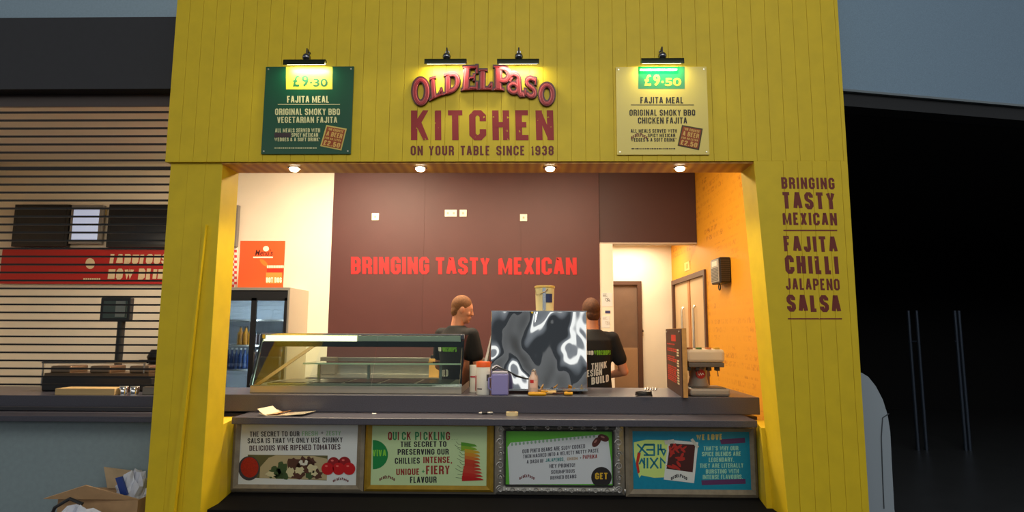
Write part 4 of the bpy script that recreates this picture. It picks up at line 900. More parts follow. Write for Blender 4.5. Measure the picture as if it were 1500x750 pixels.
# menu stand, nearly edge on
a = at(978, 567); b = at(1000.5, 582.5); a.z = b.z = CZ; d = (b - a); ln = d.length; d.normalize(); nrm = V((-d.y, d.x, 0)) * -1
if nrm.x > 0: nrm = -nrm
top = P(1000, 481, b.y).z
t = thing('menu_stand', 'dark menu board with red lettering standing edge on beside the drinks dispenser', 'sign', a.lerp(b, .5))
o = lambda s, h, k: a + d * (s * ln) + V((0, 0, h * (top - CZ))) + nrm * k
part('timber_back', MB().hexa([o(0, 0, -.004), o(1, 0, -.004), o(1, 1, -.004), o(0, 1, -.004)], [o(0, 0, -.036), o(1, 0, -.036), o(1, 1, -.036), o(0, 1, -.036)]), mat('pale_timber', (186, 138, 74), .5, 0, .15, 20), t)
pf = part('menu_face', MB().hexa([o(.0, .0, .004), o(1, .0, .004), o(1, .995, .004), o(0, .995, .004)], [o(0, 0, -.004), o(1, 0, -.004), o(1, .995, -.004), o(0, .995, -.004)]), mat('dark_menu_print', (66, 40, 28), .45), t)
mb = MB(); rr = random.Random(8)
def fq(mb, s0, s1, h0, h1, k): mb.poly([o(s0, h0, k), o(s1, h0, k), o(s1, h1, k), o(s0, h1, k)])
for h0, h1, s0, s1 in ((.80, .90, .40, .70),): fq(mb, s0, s1, h0, h1, .0046)
for h0 in (.74, .665, .635, .54, .505, .475, .38, .345, .315, .285, .255, .22, .19, .16):
    s = .10
    while s < .62: w = rr.uniform(.06, .16); fq(mb, s, s + w, h0, h0 + .02, .0046); s += w + .025
part('red_lettering', mb, mat('red_menu_ink', (190, 50, 30), .5), pf)
mb = MB()
for h0 in (.66, .62, .58, .50, .46, .42, .36, .32, .28, .24, .2, .16): fq(mb, .74, .86, h0, h0 + .025, .0046)
part('price_column', mb, mat('cream_menu_ink', (216, 200, 160), .5), pf)
for s, h in ((.08, .95), (.92, .95)): part('bolt', MB().cyl(o(s, h, .004), o(s, h, .010), .008), STEEL, t)
# drinks dispenser
YD = .86
def dx(px): return P(px, 575, YD).x
dzt = P(1030, 511, YD).z; dzm = P(1030, 530, YD).z; bz = P(1030, 571, YD - .1).z
DG = mat('dispenser_grey', (150, 146, 140), .4); DW = mat('dispenser_cream', (206, 194, 172), .4)
xa, xb = dx(1003), dx(1061); xc = (dx(1012) + dx(1041)) / 2; cw = (dx(1041) - dx(1012)) / 2
t = thing('drinks_dispenser', 'grey and cream pedestal drinks dispenser at the right end of the worktop', 'drinks machine', V(((xa + xb) / 2, YD, CZ)))
part('base', MB().box(xa, xb, YD - .16, YD + .14, CZ, CZ + .055), DG, t, bevel=.018)
part('drip_tray', MB().box(xa + .03, xb - .03, YD - .145, YD + .0, CZ + .0552, CZ + .06), mat('dark_drip_tray', (80, 78, 78), .4, .5), t)
cz0, cz1 = CZ + .055, dzm
part('column', MB().loft([(V((xc, YD + .06, cz0 + (cz1 - cz0) * f)), cw * s, .085) for f, s in ((0, 1.12), (.12, .98), (.4, .82), (.7, .86), (.9, 1.05), (1, 1.15))], 28), DG, t, True)
hd = part('head', MB().box(xa - .005, dx(1057), YD - .12, YD + .14, dzm, dzt), DW, t, bevel=.022)
part('valve_bar', MB().box(xa + .01, dx(1056), YD - .11, YD + .05, dzm - .035, dzm - .001), mat('dispenser_dark', (90, 88, 86), .4), t, bevel=.005)
for px in (1006, 1018, 1035, 1047):
    x = dx(px); vv = part('valve', MB().box(x - .015, x + .015, YD - .10, YD - .05, dzm - .06, dzm - .035), BLACK, t, bevel=.004)
    part('lever', MB().tube([(x, YD - .085, dzm - .055), (x, YD - .10, dzm - .10)], .004), mat('brown_lever', (90, 56, 40), .5), vv, True)
for px, col in ((1008, (150, 96, 60)), (1021, (70, 110, 60)), (1035, (196, 120, 70)), (1047, (196, 160, 60))): x = dx(px); part('flavour_label', MB().box(x - .018, x + .018, YD - .1, YD - .06, dzt + .0, dzt + .012), mat('flavour_label_%d' % px, col, .5), hd)
ry = YD + .06 - .088
p = V((dx(1026), ry, P(1026, 548, ry).z)); part('red_roundel', MB().cyl(p, p + V((0, .02, 0)), .034, seg=28), mat('red_roundel', (180, 26, 30), .4), t, True)
text_r = MB(); disc_pl = lambda u, v: V((p.x + u * .034, p.y - .0006, p.z - v * .034))
for q in strip([(-.6, -.1), (-.3, .25), (-.1, -.25), (.15, .2), (.4, -.2), (.65, .1)], .14): text_r.poly([disc_pl(*v) for v in q])
part('white_flourish', text_r, WHITEP, t)

# ---------------------------------------------------------------- kitchen behind the counter
def px3(px, py, Y): return P(px, py, Y)
# fridge
fx1 = P(424, 420, 2.85).x; fx0 = fx1 - 1.02; fz1 = P(400, 421, 2.85).z; fm = P(371, 460, 2.85).x
t = thing('display_fridge', 'tall double door glass fronted drinks fridge against the white wall', 'fridge', V(((fx0 + fx1) / 2, 2.85, 0)))
FB_ = mat('fridge_grey_steel', (196, 184, 164), .4, .2)
bd = MB().box(fx0, fx0 + .03, 2.88, 3.44, 0, fz1).box(fx1 - .03, fx1, 2.88, 3.44, 0, fz1).box(fx0 + .03, fx1 - .03, 2.88, 3.44, fz1 - .04, fz1).box(fx0 + .03, fx1 - .03, 2.88, 3.44, 0, .14).box(fx0 + .03, fx1 - .03, 3.41, 3.44, .14, fz1 - .04)
part('cabinet', bd, FB_, t)
part('lining', MB().box(fx0 + .031, fx1 - .031, 3.39, 3.409, .141, fz1 - .041), mat('fridge_lining', (120, 128, 136), .5), t)
part('header', MB().box(fx0 + .01, fx1 - .012, 2.868, 2.88, fz1 - .115, fz1 - .03), BLACK, t)
part('front_edge', MB().box(fx1 - .018, fx1, 2.86, 2.88, 0, fz1).box(fx0, fx0 + .018, 2.86, 2.88, 0, fz1).box(fx0 + .018, fx1 - .018, 2.86, 2.88, fz1 - .03, fz1), mat('fridge_silver_edge', (170, 164, 152), .35, .6), t)
for a, b in ((fx0 + .02, fm), (fm, fx1 - .02)):
    z0, z1_ = .12, fz1 - .116
    dr_ = part('door', MB().box(a, a + .028, 2.85, 2.875, z0, z1_).box(b - .028, b, 2.85, 2.875, z0, z1_).box(a, b, 2.85, 2.875, z0, z0 + .06).box(a, b, 2.85, 2.875, z1_ - .03, z1_), BLACK, t)
    part('door_pane', MB().box(a + .028, b - .028, 2.860, 2.866, z0 + .06, z1_ - .03), glass('fridge_glass', (190, 200, 204), .08), dr_)
    part('handle', MB().tube([(a + .04, 2.85, .9), (a + .04, 2.83, .92), (a + .04, 2.83, 1.2), (a + .04, 2.85, 1.22)], .007), BLACK, dr_, True)
shz = [P(390, y, 2.95).z for y in (468, 505, 541)] + [.55]
SHM = mat('white_wire_shelf', (206, 204, 196), .4)
part('fill_tube', MB().cyl((fx0 + .06, 3.36, fz1 - .07), (fx1 - .06, 3.36, fz1 - .07), .012), mat('fridge_fill_glow', (220, 232, 255), .4, emit=2.5), t, True)  # glowing tube added to brighten the inside of the switched-off fridge
for lx in (fm, fx1 - .04, fx0 + .04): area('fridge_side_fill', (lx, 2.888, 1.0), (lx, 3.4, 1.0), .02, 1.5, 9, (.92, .95, 1))  # fill lights added behind the door edges to light the bottles
area('fridge_top_fill', ((fx0 + fx1) / 2, 3.0, fz1 - .13), ((fx0 + fx1) / 2, 3.2, .8), .9, .05, 18, (.85, .92, 1))  # fill light added under the fridge top to brighten the inside
for z in shz: part('shelf', MB().box(fx0 + .032, fx1 - .032, 2.93, 3.38, z - .018, z), SHM, t)
def bottle(c, h, r, label, m, capm, grp):
    t = thing('bottle', label, 'bottle', c, grp)
    part('glass', MB().lathe([(r * .9, 0), (r, .008), (r, h * .58), (r * .42, h * .78), (r * .36, h * .93)], c, 14), m, t, True)
    part('cap', MB().lathe([(r * .40, h * .92), (r * .40, h), (.001, h)], c, 12), capm, t, True); return t
AMB = mat('amber_bottle', (196, 128, 24), .2); BLUB = mat('blue_bottle', (30, 62, 112), .2); DK = mat('dark_can', (40, 30, 30), .3, .4)
def row(px0, px1, n, Y, z, maker):
    x0, x1 = P(px0, 500, Y).x, P(px1, 500, Y).x; first = None
    for i in range(n):
        c = V((x0 + (x1 - x0) * i / max(n - 1, 1), Y, z))
        if first is None: first = maker(c); o0 = c
        else: o = copy_tree(first); o.location = c
row(352, 367, 3, 2.99, shz[1], lambda c: bottle(c, .20, .036, 'amber drinks bottle on the middle fridge shelf behind the left door', AMB, DK, 'amber bottles in the fridge'))
row(322, 366, 8, 2.99, shz[2], lambda c: bottle(c, .23, .028, 'dark blue drinks bottle on the lower fridge shelf behind the left door', BLUB, WHITEP, 'blue bottles in the fridge'))
def can(c):
    t = thing('drink_can', 'dark drinks can in the row behind the right fridge door', 'can', c, 'dark cans in the fridge')
    part('can_body', MB().lathe([(.024, 0), (.03, .008), (.03, .10), (.024, .112)], c, 14), DK, t, True); part('can_top', MB().lathe([(.024, .112), (.022, .116), (.001, .114)], c, 14), STEEL, t, True); return t
row(376, 416, 8, 2.99, shz[1], can)
row(378, 412, 6, 2.99, shz[2], lambda c: bottle(c, .21, .03, 'near black drinks bottle on the lower fridge shelf behind the right door', DK, WHITEP, 'dark bottles in the fridge'))
# orange hot dog menu standing on the fridge
HY = 3.0; hp = lambda k: plane(HY - .012 - .0008 * k)
q = [P(*p, HY) for p in ((353, 353), (418, 353), (415, 417), (349, 417))]; hx0 = (q[0].x + q[3].x) / 2; hx1 = (q[1].x + q[2].x) / 2; hz1 = q[0].z
t = thing('hot_dog_menu', 'bright orange hot dog menu sign standing on top of the fridge', 'sign', V(((hx0 + hx1) / 2, HY, fz1)))
bp_ = part('board', MB().box(hx0, hx1, HY - .012, HY, fz1, hz1), mat('orange_sign_print', (226, 84, 34), .5), t)
c = lambda u, v: (325 + u / 6, 300 + v / 6)
hl = lambda k: (lambda u, v: hp(k)(*c(u, v)))
f = fonttext("Menu's", (292, 392, 448, 448), hl(1), .01, .25); part('lettering', f, mat('dark_red_script', (80, 20, 14), .5), bp_, fix=False)
mb = MB(); disc(mb, 388, 386, 26, hl(2), 24); part('white_spot', mb, mat('sign_cream', (248, 234, 208), .5), bp_)
mb = MB(); rect(mb, 275, 455, 448, 468, hl(1)); part('strapline_bar', mb, mat('sign_cream', (248, 234, 208), .5), bp_)
mb = MB(); rect(mb, 395, 562, 540, 594, hl(1)); part('red_bar', mb, mat('sign_red', (196, 44, 26), .5), bp_)
mb = MB(); rect(mb, 388, 596, 528, 690, hl(1)); part('amber_bar', mb, mat('sign_amber', (236, 140, 60), .5), bp_)
mb = MB(); u = 396
while u < 535: rect(mb, u, 532, u + 12, 555, hl(1)); u += 15
part('small_print', mb, mat('sign_cream', (248, 234, 208), .5), bp_)
part('lettering', text(MB(), 'HOT DOG', (388, 638, 526, 684), hl(2), .2), mat('sign_cream', (248, 234, 208), .5), bp_)
mb = MB(); blob(mb, 370, 510, 46, 18, hl(1), 2, .05, 18, .7); sg = part('sausage', mb, mat('sign_sausage', (196, 120, 40), .5), bp_)
# red and white check banner, screens and red banner along the far wall of the next unit
BY = 3.41
def wallbox(px0, py0, px1, py1, Y, th): a = P(px0, py1, Y); b = P(px1, py0, Y); return MB().box(a.x, b.x, Y, Y + th, a.z, b.z)
rz0, rz1 = P(185, 416, BY).z, P(185, 363, BY).z
t = thing('wall_banner', 'long red banner with white slogan high on the back wall behind the shutter', 'banner', V((P(0, 416, BY).x, BY, rz0)))
part('banner_sheet', MB().box(P(0, 400, BY).x, P(329, 400, BY).x, BY, BY + .02, rz0, rz1), mat('banner_red', (176, 30, 28), .5), t)
bl = plane(BY - .002); c = lambda u, v: (120 + u / 3.75, 290 + v / 3.75); bw_ = lambda u, v: bl(*c(u, v)); CW = mat('banner_cream', (226, 206, 170), .5)
part('lettering', text(MB(), 'FABULOUS', (150, 308, 470, 362), bw_, .26, .08, dx=8), CW, t); part('lettering', text(MB(), 'NOW BEIN', (140, 388, 452, 448), bw_, .26, .08, dx=8), CW, t)
mb = MB(); disc(mb, 45, 360, 26, bw_, 30); part('white_flame', mb, CW, t)
mb = MB(); u = 8
while u < 100: rect(mb, u, 440, u + 9, 452, bw_); u += 12
part('small_print', mb, CW, t)
t = thing('check_banner', 'narrow red and white checked strip hanging below the white lit panel', 'banner', V((P(341, 420, BY).x, BY, P(341, 420, BY).z)))
bs = wallbox(330, 361, 347, 421, BY, .02); part('banner_sheet', bs, PAPER, t)
mb = MB()
for j in range(15):
    for i in range(4):
        if (i + j) % 2 == 0: rect(mb, 331 + i * 4, 362 + j * 3.9, 335 + i * 4, 365.9 + j * 3.9, plane(BY - .001))
part('check_pattern', mb, mat('check_red', (220, 60, 56), .5), t)
LITW = mat('lit_panel_white', (236, 240, 250), .5, emit=1.0); DSC = mat('dark_screen', (24, 26, 32), .25)
sc_ = [((20, 303, 98, 357), DSC, 'leftmost dark menu screen on the back wall behind the shutter'), ((104, 304, 146, 353), mat('lit_blue_white_screen', (190, 205, 240), .4, emit=.45), 'lit blue white menu screen on the back wall behind the shutter'),
       ((159, 303, 246, 358), DSC, 'dark switched off menu screen above the red banner behind the shutter'), ((300, 304, 344, 357), LITW, 'white lit panel with a grey frame half hidden by the left pier')]
for bx, m, lab in sc_:
    t = thing('menu_screen', lab, 'screen', P((bx[0] + bx[2]) / 2, bx[3], BY - .05), 'menu screens along the back wall')
    part('screen_case', wallbox(bx[0] - 4, bx[1] - 3.5, bx[2] + 5, bx[3] + 4, BY - .05, .06), mat('screen_case_grey', (120, 116, 112), .4) if m is not DSC else BLACK, t)
    part('screen_face', wallbox(*bx, BY - .053, .004), m, t)
solo('wall_plate', wallbox(147.5, 306, 155, 315, BY, .02), mat('pale_yellow_plate', (230, 200, 130), .5), 'small pale yellow plate on the back wall between the two screens behind the shutter', 'plate')
# bench with upstand along the brown wall
bx0, bx1 = P(474, 523, 3.4).x, P(716, 523, 3.4).x; ut = P(560, 523.5, 3.42).z
t = thing('steel_bench', 'long stainless steel bench with upstand along the brown back wall', 'bench', V(((bx0 + bx1) / 2, 2.85, 0)))
part('bench_top', MB().box(bx0, bx1, 2.85, 3.44, .92, .96), STEEL, t, bevel=.004)
part('upstand', MB().box(bx0, bx1, 3.40, 3.44, .96, ut), STEEL, t, bevel=.003)
part('end_box', MB().box(bx0 - .005, bx0 + .17, 3.30, 3.399, .961, ut + .005), mat('dull_steel', (150, 140, 126), .4, .8), t, bevel=.004)
part('undershelf', MB().box(bx0 + .02, bx1 - .02, 2.9, 3.4, .28, .31), STEEL, t)
for x in (bx0 + .04, bx1 - .04):
    for y in (2.9, 3.36): part('leg', MB().cyl((x, y, 0), (x, y, .92), .02), STEEL, t, True)
# yellow drill on a timber block, on the bench
p = P(637, 533, 3.0); p.z = .96
t = thing('power_drill', 'yellow and black cordless drill on a pale case on the steel bench', 'tool', p); dz = P(637, 512, 3.0).z - .96 - .10
part('case_block', MB().box(p.x - .055, p.x + .055, 2.94, 3.06, .9605, .96 + dz), mat('tan_case', (196, 150, 80), .5), t, bevel=.004)
z = .96 + dz
part('battery', MB().box(p.x - .045, p.x + .045, 2.97, 3.04, z, z + .04), BLACK, t, bevel=.006); part('grip', MB().hexa([(p.x - .022, 2.985, z + .04), (p.x + .022, 2.985, z + .04), (p.x + .03, 2.985, z + .15), (p.x - .01, 2.985, z + .15)], [(p.x - .022, 3.025, z + .04), (p.x + .022, 3.025, z + .04), (p.x + .03, 3.025, z + .15), (p.x - .01, 3.025, z + .15)]), mat('drill_yellow', (224, 170, 40), .45), t)
part('motor_body', MB().cyl((p.x - .07, 3.005, z + .17), (p.x + .06, 3.005, z + .17), .034, .03), mat('drill_yellow', (224, 170, 40), .45), t, True); part('chuck', MB().cyl((p.x - .12, 3.005, z + .17), (p.x - .07, 3.005, z + .17), .012, .022), BLACK, t, True)
# wall sockets
SOCK = mat('socket_white', (240, 230, 206), .4)
for px, py, w, lab in ((550, 317.5, .086, 'leftmost single wall plate on the brown wall, above the word bringing'), (660.5, 312.5, .146, 'double wall socket high in the middle of the brown wall'), (678.5, 312.5, .086, 'single wall plate beside the double socket on the brown wall'), (767, 319, .086, 'rightmost single wall plate on the brown wall, above the word mexican')):
    p = P(px, py, 3.45); t = thing('wall_socket', 'white ' + lab, 'socket', p, 'sockets on the brown wall')
    pl_ = part('face_plate', MB().box(p.x - w / 2, p.x + w / 2, 3.44, 3.4502, p.z - .043, p.z + .043), SOCK, t, bevel=.003)
    for k in ((-.036, .036) if w > .1 else (0,)): part('outlet', MB().box(p.x + k - .012, p.x + k + .012, 3.4375, 3.44, p.z - .014, p.z + .012), mat('socket_slot', (176, 164, 140), .5), pl_)
# notices on the white pier
for bx, lab, inkc in (((882, 429, 896.5, 449), 'white notice with black scribbled drawing on the white pier', INK), ((882, 463, 893, 480), 'faint pale notice below the blue card on the white pier', mat('faint_grey_ink', (190, 184, 176), .6))):
    p = P((bx[0] + bx[2]) / 2, bx[3], 3.458); t = thing('notice', lab, 'notice', p)
    sh_ = part('paper', wallbox(*bx, 3.459, .003), PAPER, t); pl_ = plane(3.4585); mb = MB(); rr = random.Random(4)
    for j in range(3): rect(mb, bx[0] + 1, bx[1] + 1.5 + j * 1.6, bx[0] + rr.uniform(5, 12), bx[1] + 2.1 + j * 1.6, pl_)
    mb.tube([pl_(bx[0] + 6 + 3 * math.cos(k * .7) + k * .3, bx[1] + 10 + 2.6 * math.sin(k * .9)) for k in range(16)], .0022, 5); part('drawing', mb, inkc, sh_)
solo('card', wallbox(886.5, 455, 894, 459, 3.459, .003), mat('blue_card', (60, 64, 110), .5), 'tiny blue card stuck on the white pier below the scribbled notice', 'card')
# louvred wall box on the orange wall
Xw = 1.98
za, zb_ = P(1056, 414, 2.26).z, P(1056, 376, 2.26).z
t = thing('wall_box', 'black and grey louvred box mounted on the orange wall', 'wall box', V((Xw, 2.41, za)))
part('case', MB().box(1.87, Xw, 2.27, 2.57, za, zb_), mat('box_black', (34, 32, 32), .4), t, bevel=.012)
fp = part('front_panel', MB().box(1.862, 1.8699, 2.285, 2.555, za + .015, zb_ - .015), mat('box_grey_panel', (150, 142, 128), .4), t, bevel=.003)
part('label_plate', MB().box(1.8595, 1.862, 2.34, 2.50, zb_ - .08, zb_ - .03), mat('box_label', (216, 208, 190), .4), fp)
lv = MB()
for i in range(9): z = za + .03 + i * (zb_ - za - .12) / 9; lv.box(1.858, 1.862, 2.31, 2.53, z, z + .007)
part('louvres', lv, mat('box_grey_dark', (84, 80, 74), .5), fp)
rb = MB()
for i in range(11): z = za + .02 + i * (zb_ - za - .04) / 11; rb.box(1.88, 1.97, 2.262, 2.27, z, z + .011)
part('side_ribs', rb, mat('box_black_rib', (60, 58, 56), .4), t)
p = V((1.90, 2.40, za)); solo('key_ring', MB().tube([p + V((0, .03 * math.cos(k * PI / 8), -.034 + .03 * math.sin(k * PI / 8))) for k in range(16)], .006, closed=True), BLACK, 'small black ring hanging under the louvred box on the orange wall', 'key ring', smooth=True)
p = XP(1007, 390, Xw); 
t = thing('door_sign', 'faint pale plate on the orange wall above the double doors', 'sign', V((Xw, p.y, p.z - .06)))
part('plate', MB().box(Xw - .006, Xw, p.y - .13, p.y + .13, p.z - .055, p.z + .055), mat('pale_sign_plate', (236, 196, 104), .5), t); part('emblem', MB().box(Xw - .0075, Xw - .006, p.y - .05, p.y + .05, p.z - .03, p.z + .03), mat('pale_sign_emblem', (216, 160, 60), .5), t)
# corridor: ceiling lamp, latch on the white wall
p = V((1.02, 4.35, 2.68)); t = thing('ceiling_light', 'small bright round ceiling light in the lit corridor', 'light', p)
part('rim', MB().lathe([(.07, 0), (.07, -.012), (.055, -.016), (.05, 0)], p, 22), WHITEP, t, True); part('diffuser', MB().lathe([(.05, -.004), (.03, -.014), (.001, -.016)], p, 20), GLOW, t, True)
p = P(941, 487, 4.85); t = thing('wall_latch', 'small metal latch on the white corridor wall right of the brown door', 'latch', p)
part('backplate', MB().box(p.x - .012, p.x + .012, 4.842, 4.85, p.z - .05, p.z + .05), STEEL, t, bevel=.002); part('knob', MB().cyl((p.x, 4.81, p.z + .02), (p.x, 4.842, p.z + .02), .012), DK, t, True)

# ---------------------------------------------------------------- the unit on the left: shutter and what stands behind it
SY_ = .595
t = thing('roller_shutter', 'closed see through roller shutter of thin dark slats left of the yellow kiosk', 'shutter', V((-4.4, SY_, .885)))
zs1 = P(190, 155, SY_).z; mb = MB(); rr = random.Random(1)
def sl(py): return P(190, py, SY_).z
y = 164.5
while y < 566:
    th = 5 if abs(y - 246) < 6 else 2.6
    mb.box(-6.5, -2.37, SY_ - .006, SY_ + .006, sl(y + th / 2), sl(y - th / 2)); y += 11.75
part('slats', mb, mat('dark_bronze_slat', (30, 27, 26), .5, .3), t)
part('bottom_bar', MB().box(-6.5, -2.37, SY_ - .012, SY_ + .012, .886, .91), DARKBAND, t)
part('housing', MB().box(-6.55, -2.37, SY_ + .008, SY_ + .03, zs1, zb0 + .1), mat('brown_housing', (70, 58, 56), .4), t)
part('guide_rail', MB().box(-2.40, -2.365, SY_ - .015, SY_ + .02, .885, zs1), DARKBAND, t)
def nb(px0, py0, px1, py1, Y, dep, z=None):
    a = P(px0, py1, Y); b = P(px1, py0, Y); return MB().box(a.x, b.x, Y, Y + dep, a.z if z is None else z, b.z)
NZ = .985
p = P(170, 570, 1.42)
t = thing('till_screen', 'grey till screen on a stand on the counter behind the shutter', 'screen', V((p.x, 1.42, NZ)))
part('screen_case', nb(145, 436, 192, 471, 1.38, .05), mat('till_case', (40, 42, 44), .4), t, bevel=.008); part('screen_face', nb(150, 441, 187, 466, 1.375, .004), mat('till_glass', (84, 100, 96), .2), t)
part('screen_reflection_panel', nb(168, 441, 184, 464, 1.373, .0015), mat('till_painted_reflection', (140, 150, 144), .3), t)  # pale patch painted as a reflection on the till glass
part('stand', MB().cyl((p.x, 1.42, NZ + .02), (p.x, 1.42, P(170, 470, 1.42).z), .03), mat('till_case', (40, 42, 44), .4), t, True); part('stand_foot', MB().box(p.x - .1, p.x + .1, 1.34, 1.52, NZ, NZ + .02), BLACK, t, bevel=.004)
def zc(y, Y): return P(180, y, Y).z
t = thing('griddle', 'long dark griddle with metal rims on the counter behind the shutter', 'griddle', V((P(120, 560, 1.0).x, 1.0, NZ)))
part('body', nb(60, 553, 222, 570, .95, .35, NZ), mat('griddle_black', (34, 34, 36), .45), t, bevel=.01); part('hot_plate', nb(64, 547, 218, 553, .98, .3), mat('griddle_steel', (116, 96, 76), .35, .7), t, bevel=.004)
for px in (70, 128, 186): part('pan', MB().box(P(px, 547, .98).x, P(px + 30, 547, .98).x, 1.0, 1.2, P(px, 547, .98).z, P(px, 536, .98).z), mat('pan_steel', (150, 130, 108), .3, .8), t, bevel=.012); part('rail', MB().tube([P(62, 531, 1.0), P(214, 531, 1.0)], .008), STEEL, t, True)
for px in (64, 212): part('rail_post', MB().tube([P(px, 531, 1.0), V((P(px, 531, 1.0).x, 1.0, NZ + .03))], .007), STEEL, t, True)
solo('paper_box', nb(80, 569.5, 168, 577.5, .68, .16, NZ), mat('cream_card_box', (220, 186, 130), .6), 'long low cream box at the front of the counter behind the shutter', 'box', bevel=.003)
for i, px in enumerate((181, 197)):
    p = P(px, 576, .74); p.z = NZ; t = thing('shaker', ('left' if i == 0 else 'right') + ' of two small bright metal shakers on the counter behind the shutter', 'shaker', p, 'metal shakers behind the shutter')
    part('body', MB().lathe([(.03, 0), (.032, .05), (.028, .056)], p, 16), CHROME, t, True); part('lid', MB().lathe([(.03, .056), (.03, .066), (.001, .07)], p, 16), WHITEP, t, True)
t = thing('napkin_holder', 'dull grey box by the pier on the counter behind the shutter', 'box', V((P(222, 570, .75).x, .75, NZ)))
part('box', nb(208, 567, 236, 577, .72, .12, NZ), mat('dull_steel', (150, 140, 126), .4, .8), t, bevel=.004); part('top_slot', MB().box(P(212, 567, .75).x, P(232, 567, .75).x, .75, .80, P(212, 567, .72).z, P(212, 567, .72).z + .003), BLACK, t)
t = thing('coffee_grinder', 'dark rounded machine beside the griddle behind the shutter, next to the pier', 'machine', V((P(228, 570, 1.44).x, 1.44, NZ)))
c = V((P(229, 570, 1.44).x, 1.44, NZ)); hh = P(226, 512, 1.44).z - NZ
part('body', MB().lathe([(.10, 0), (.10, hh * .5), (.07, hh * .62), (.09, hh * .8), (.06, hh)], c, 24), BLACK, t, True); part('spout', MB().box(c.x - .16, c.x - .05, 1.41, 1.46, NZ + hh * .62, NZ + hh * .72), BLACK, t, bevel=.006)

# ---------------------------------------------------------------- heap by the left pier
p0 = P(165, 745, .1); gz = 0
cb_ = thing('cardboard_box', 'torn brown cardboard box with open flaps against the blue grey panel at lower left', 'box', V((-2.72, .28, 0)))
CARD = mat('brown_cardboard', (178, 142, 104), .8, 0, .12, 12); CARD2 = mat('pale_cardboard', (200, 172, 136), .8, 0, .1, 12)
bx = MB(); X0, X1, Y0, Y1, H_ = -2.98, -2.47, .12, .42, .40
for a in ((X0, X1, Y0, Y0 + .006), (X0, X1, Y1 - .006, Y1), (X0, X0 + .006, Y0 + .006, Y1 - .006), (X1 - .006, X1, Y0 + .006, Y1 - .006)): bx.box(*a, 0, H_)
bx.box(X0 + .006, X1 - .006, Y0 + .006, Y1 - .006, 0, .006); part('box_walls', bx, CARD, cb_)
f1 = P(152, 684, .38); f2 = P(196, 690, .38)
part('flap', MB().hexa([(X0 + .12, .40, H_), (X1, .40, H_), f2, f1], [V(p) + V((0, .006, .0)) for p in ((X0 + .12, .40, H_), (X1, .40, H_), f2, f1)]), CARD2, cb_)
part('flap', MB().hexa([(X0, .127, H_), (X1, .125, H_), (X1 - .30, .06, H_ + .10), (X0 - .04, .05, H_ + .02)], [V(p) + V((0, .005, .003)) for p in ((X0, .127, H_), (X1, .127, H_), (X1 - .30, .06, H_ + .10), (X0 - .04, .05, H_ + .02))]), CARD, cb_)
def crumple(c, r, seed, sq=(1, 1, 1), n=26):
    rr = random.Random(seed); mb = MB(); vs = []; rings = 12
    offs = [[rr.uniform(.72, 1.15) for k in range(n)] for i in range(rings + 1)]
    for i in range(rings + 1):
        t_ = -PI / 2 + PI * i / rings
        for k in range(n): a = 2 * PI * k / n; q = r * offs[i][k]; vs.append(V(c) + V((q * sq[0] * math.cos(t_) * math.cos(a), q * sq[1] * math.cos(t_) * math.sin(a), max(-c[2] + .002, q * sq[2] * math.sin(t_)))))
    fs = [(i * n + k, i * n + (k + 1) % n, (i + 1) * n + (k + 1) % n, (i + 1) * n + k) for i in range(rings) for k in range(n)]
    return mb.add(vs, fs + [tuple(range(n))[::-1], tuple(rings * n + k for k in range(n))])
t = thing('carrier_bag', 'crumpled white and blue plastic bag bulging up out of the cardboard box', 'bag', V((-2.56, .2, 0)))
part('bag', crumple((-2.60, .27, .36), .15, 5, (.74, .7, 1.2)), mat('white_plastic_film', (214, 216, 228), .35, 0, .06, 20), t)
part('blue_print', MB().hexa([(-2.66, .17, .52), (-2.62, .17, .53), (-2.57, .165, .42), (-2.61, .165, .41)], [(-2.66, .185, .52), (-2.62, .185, .53), (-2.57, .18, .42), (-2.61, .18, .41)]), mat('blue_bag_print', (40, 66, 140), .4), t)
t = thing('carrier_bag', 'white plastic bag with a black handle slumped before the cardboard box', 'bag', V((-2.74, -.05, 0)))
part('bag', crumple((-2.74, -.05, .2), .2, 9, (1.0, .55, 1.0)), mat('white_plastic_film', (214, 216, 228), .35, 0, .06, 20), t); part('handle', MB().tube([V((-2.9, -.05, .30)), V((-2.86, -.06, .40)), V((-2.78, -.05, .45)), V((-2.70, -.05, .42))], .010), BLACK, t, True)

# ---------------------------------------------------------------- dim hall on the right
HX = .75
t = thing('curved_screen', 'pale grey standing panel with a rounded top corner in the dark right of the kiosk', 'panel', V((P(1285, 745, HX).x, HX, 0)))
pts = [P(1244, 546, HX), P(1262, 546, HX), P(1272, 552, HX), P(1283, 566, HX), P(1293, 585, HX), P(1300, 607, HX), P(1304, 632, HX), P(1307, 690, HX), P(1310, 745, HX)]
pts = [V((p.x, HX, p.z)) for p in pts]; pts += [V((pts[-1].x + .012, HX, 0)), V((pts[0].x, HX, 0))]
part('panel', MB().prism(pts, (0, .05, 0)), mat('pale_grey_laminate', (160, 172, 186), .6), t)
part('seam', MB().tube([P(1302, 606, HX - .002), P(1293, 612, HX - .002), P(1291, 640, HX - .002), P(1293, 700, HX - .002), P(1295, 745, HX - .002)], .004), mat('dark_seam', (70, 76, 86), .6), t, True)
part('foot', MB().box(pts[0].x, pts[-2].x, HX - .08, HX + .13, 0, .02), BLACK, t)
GP = mat('dull_blue_post', (66, 76, 92), .25, .6)
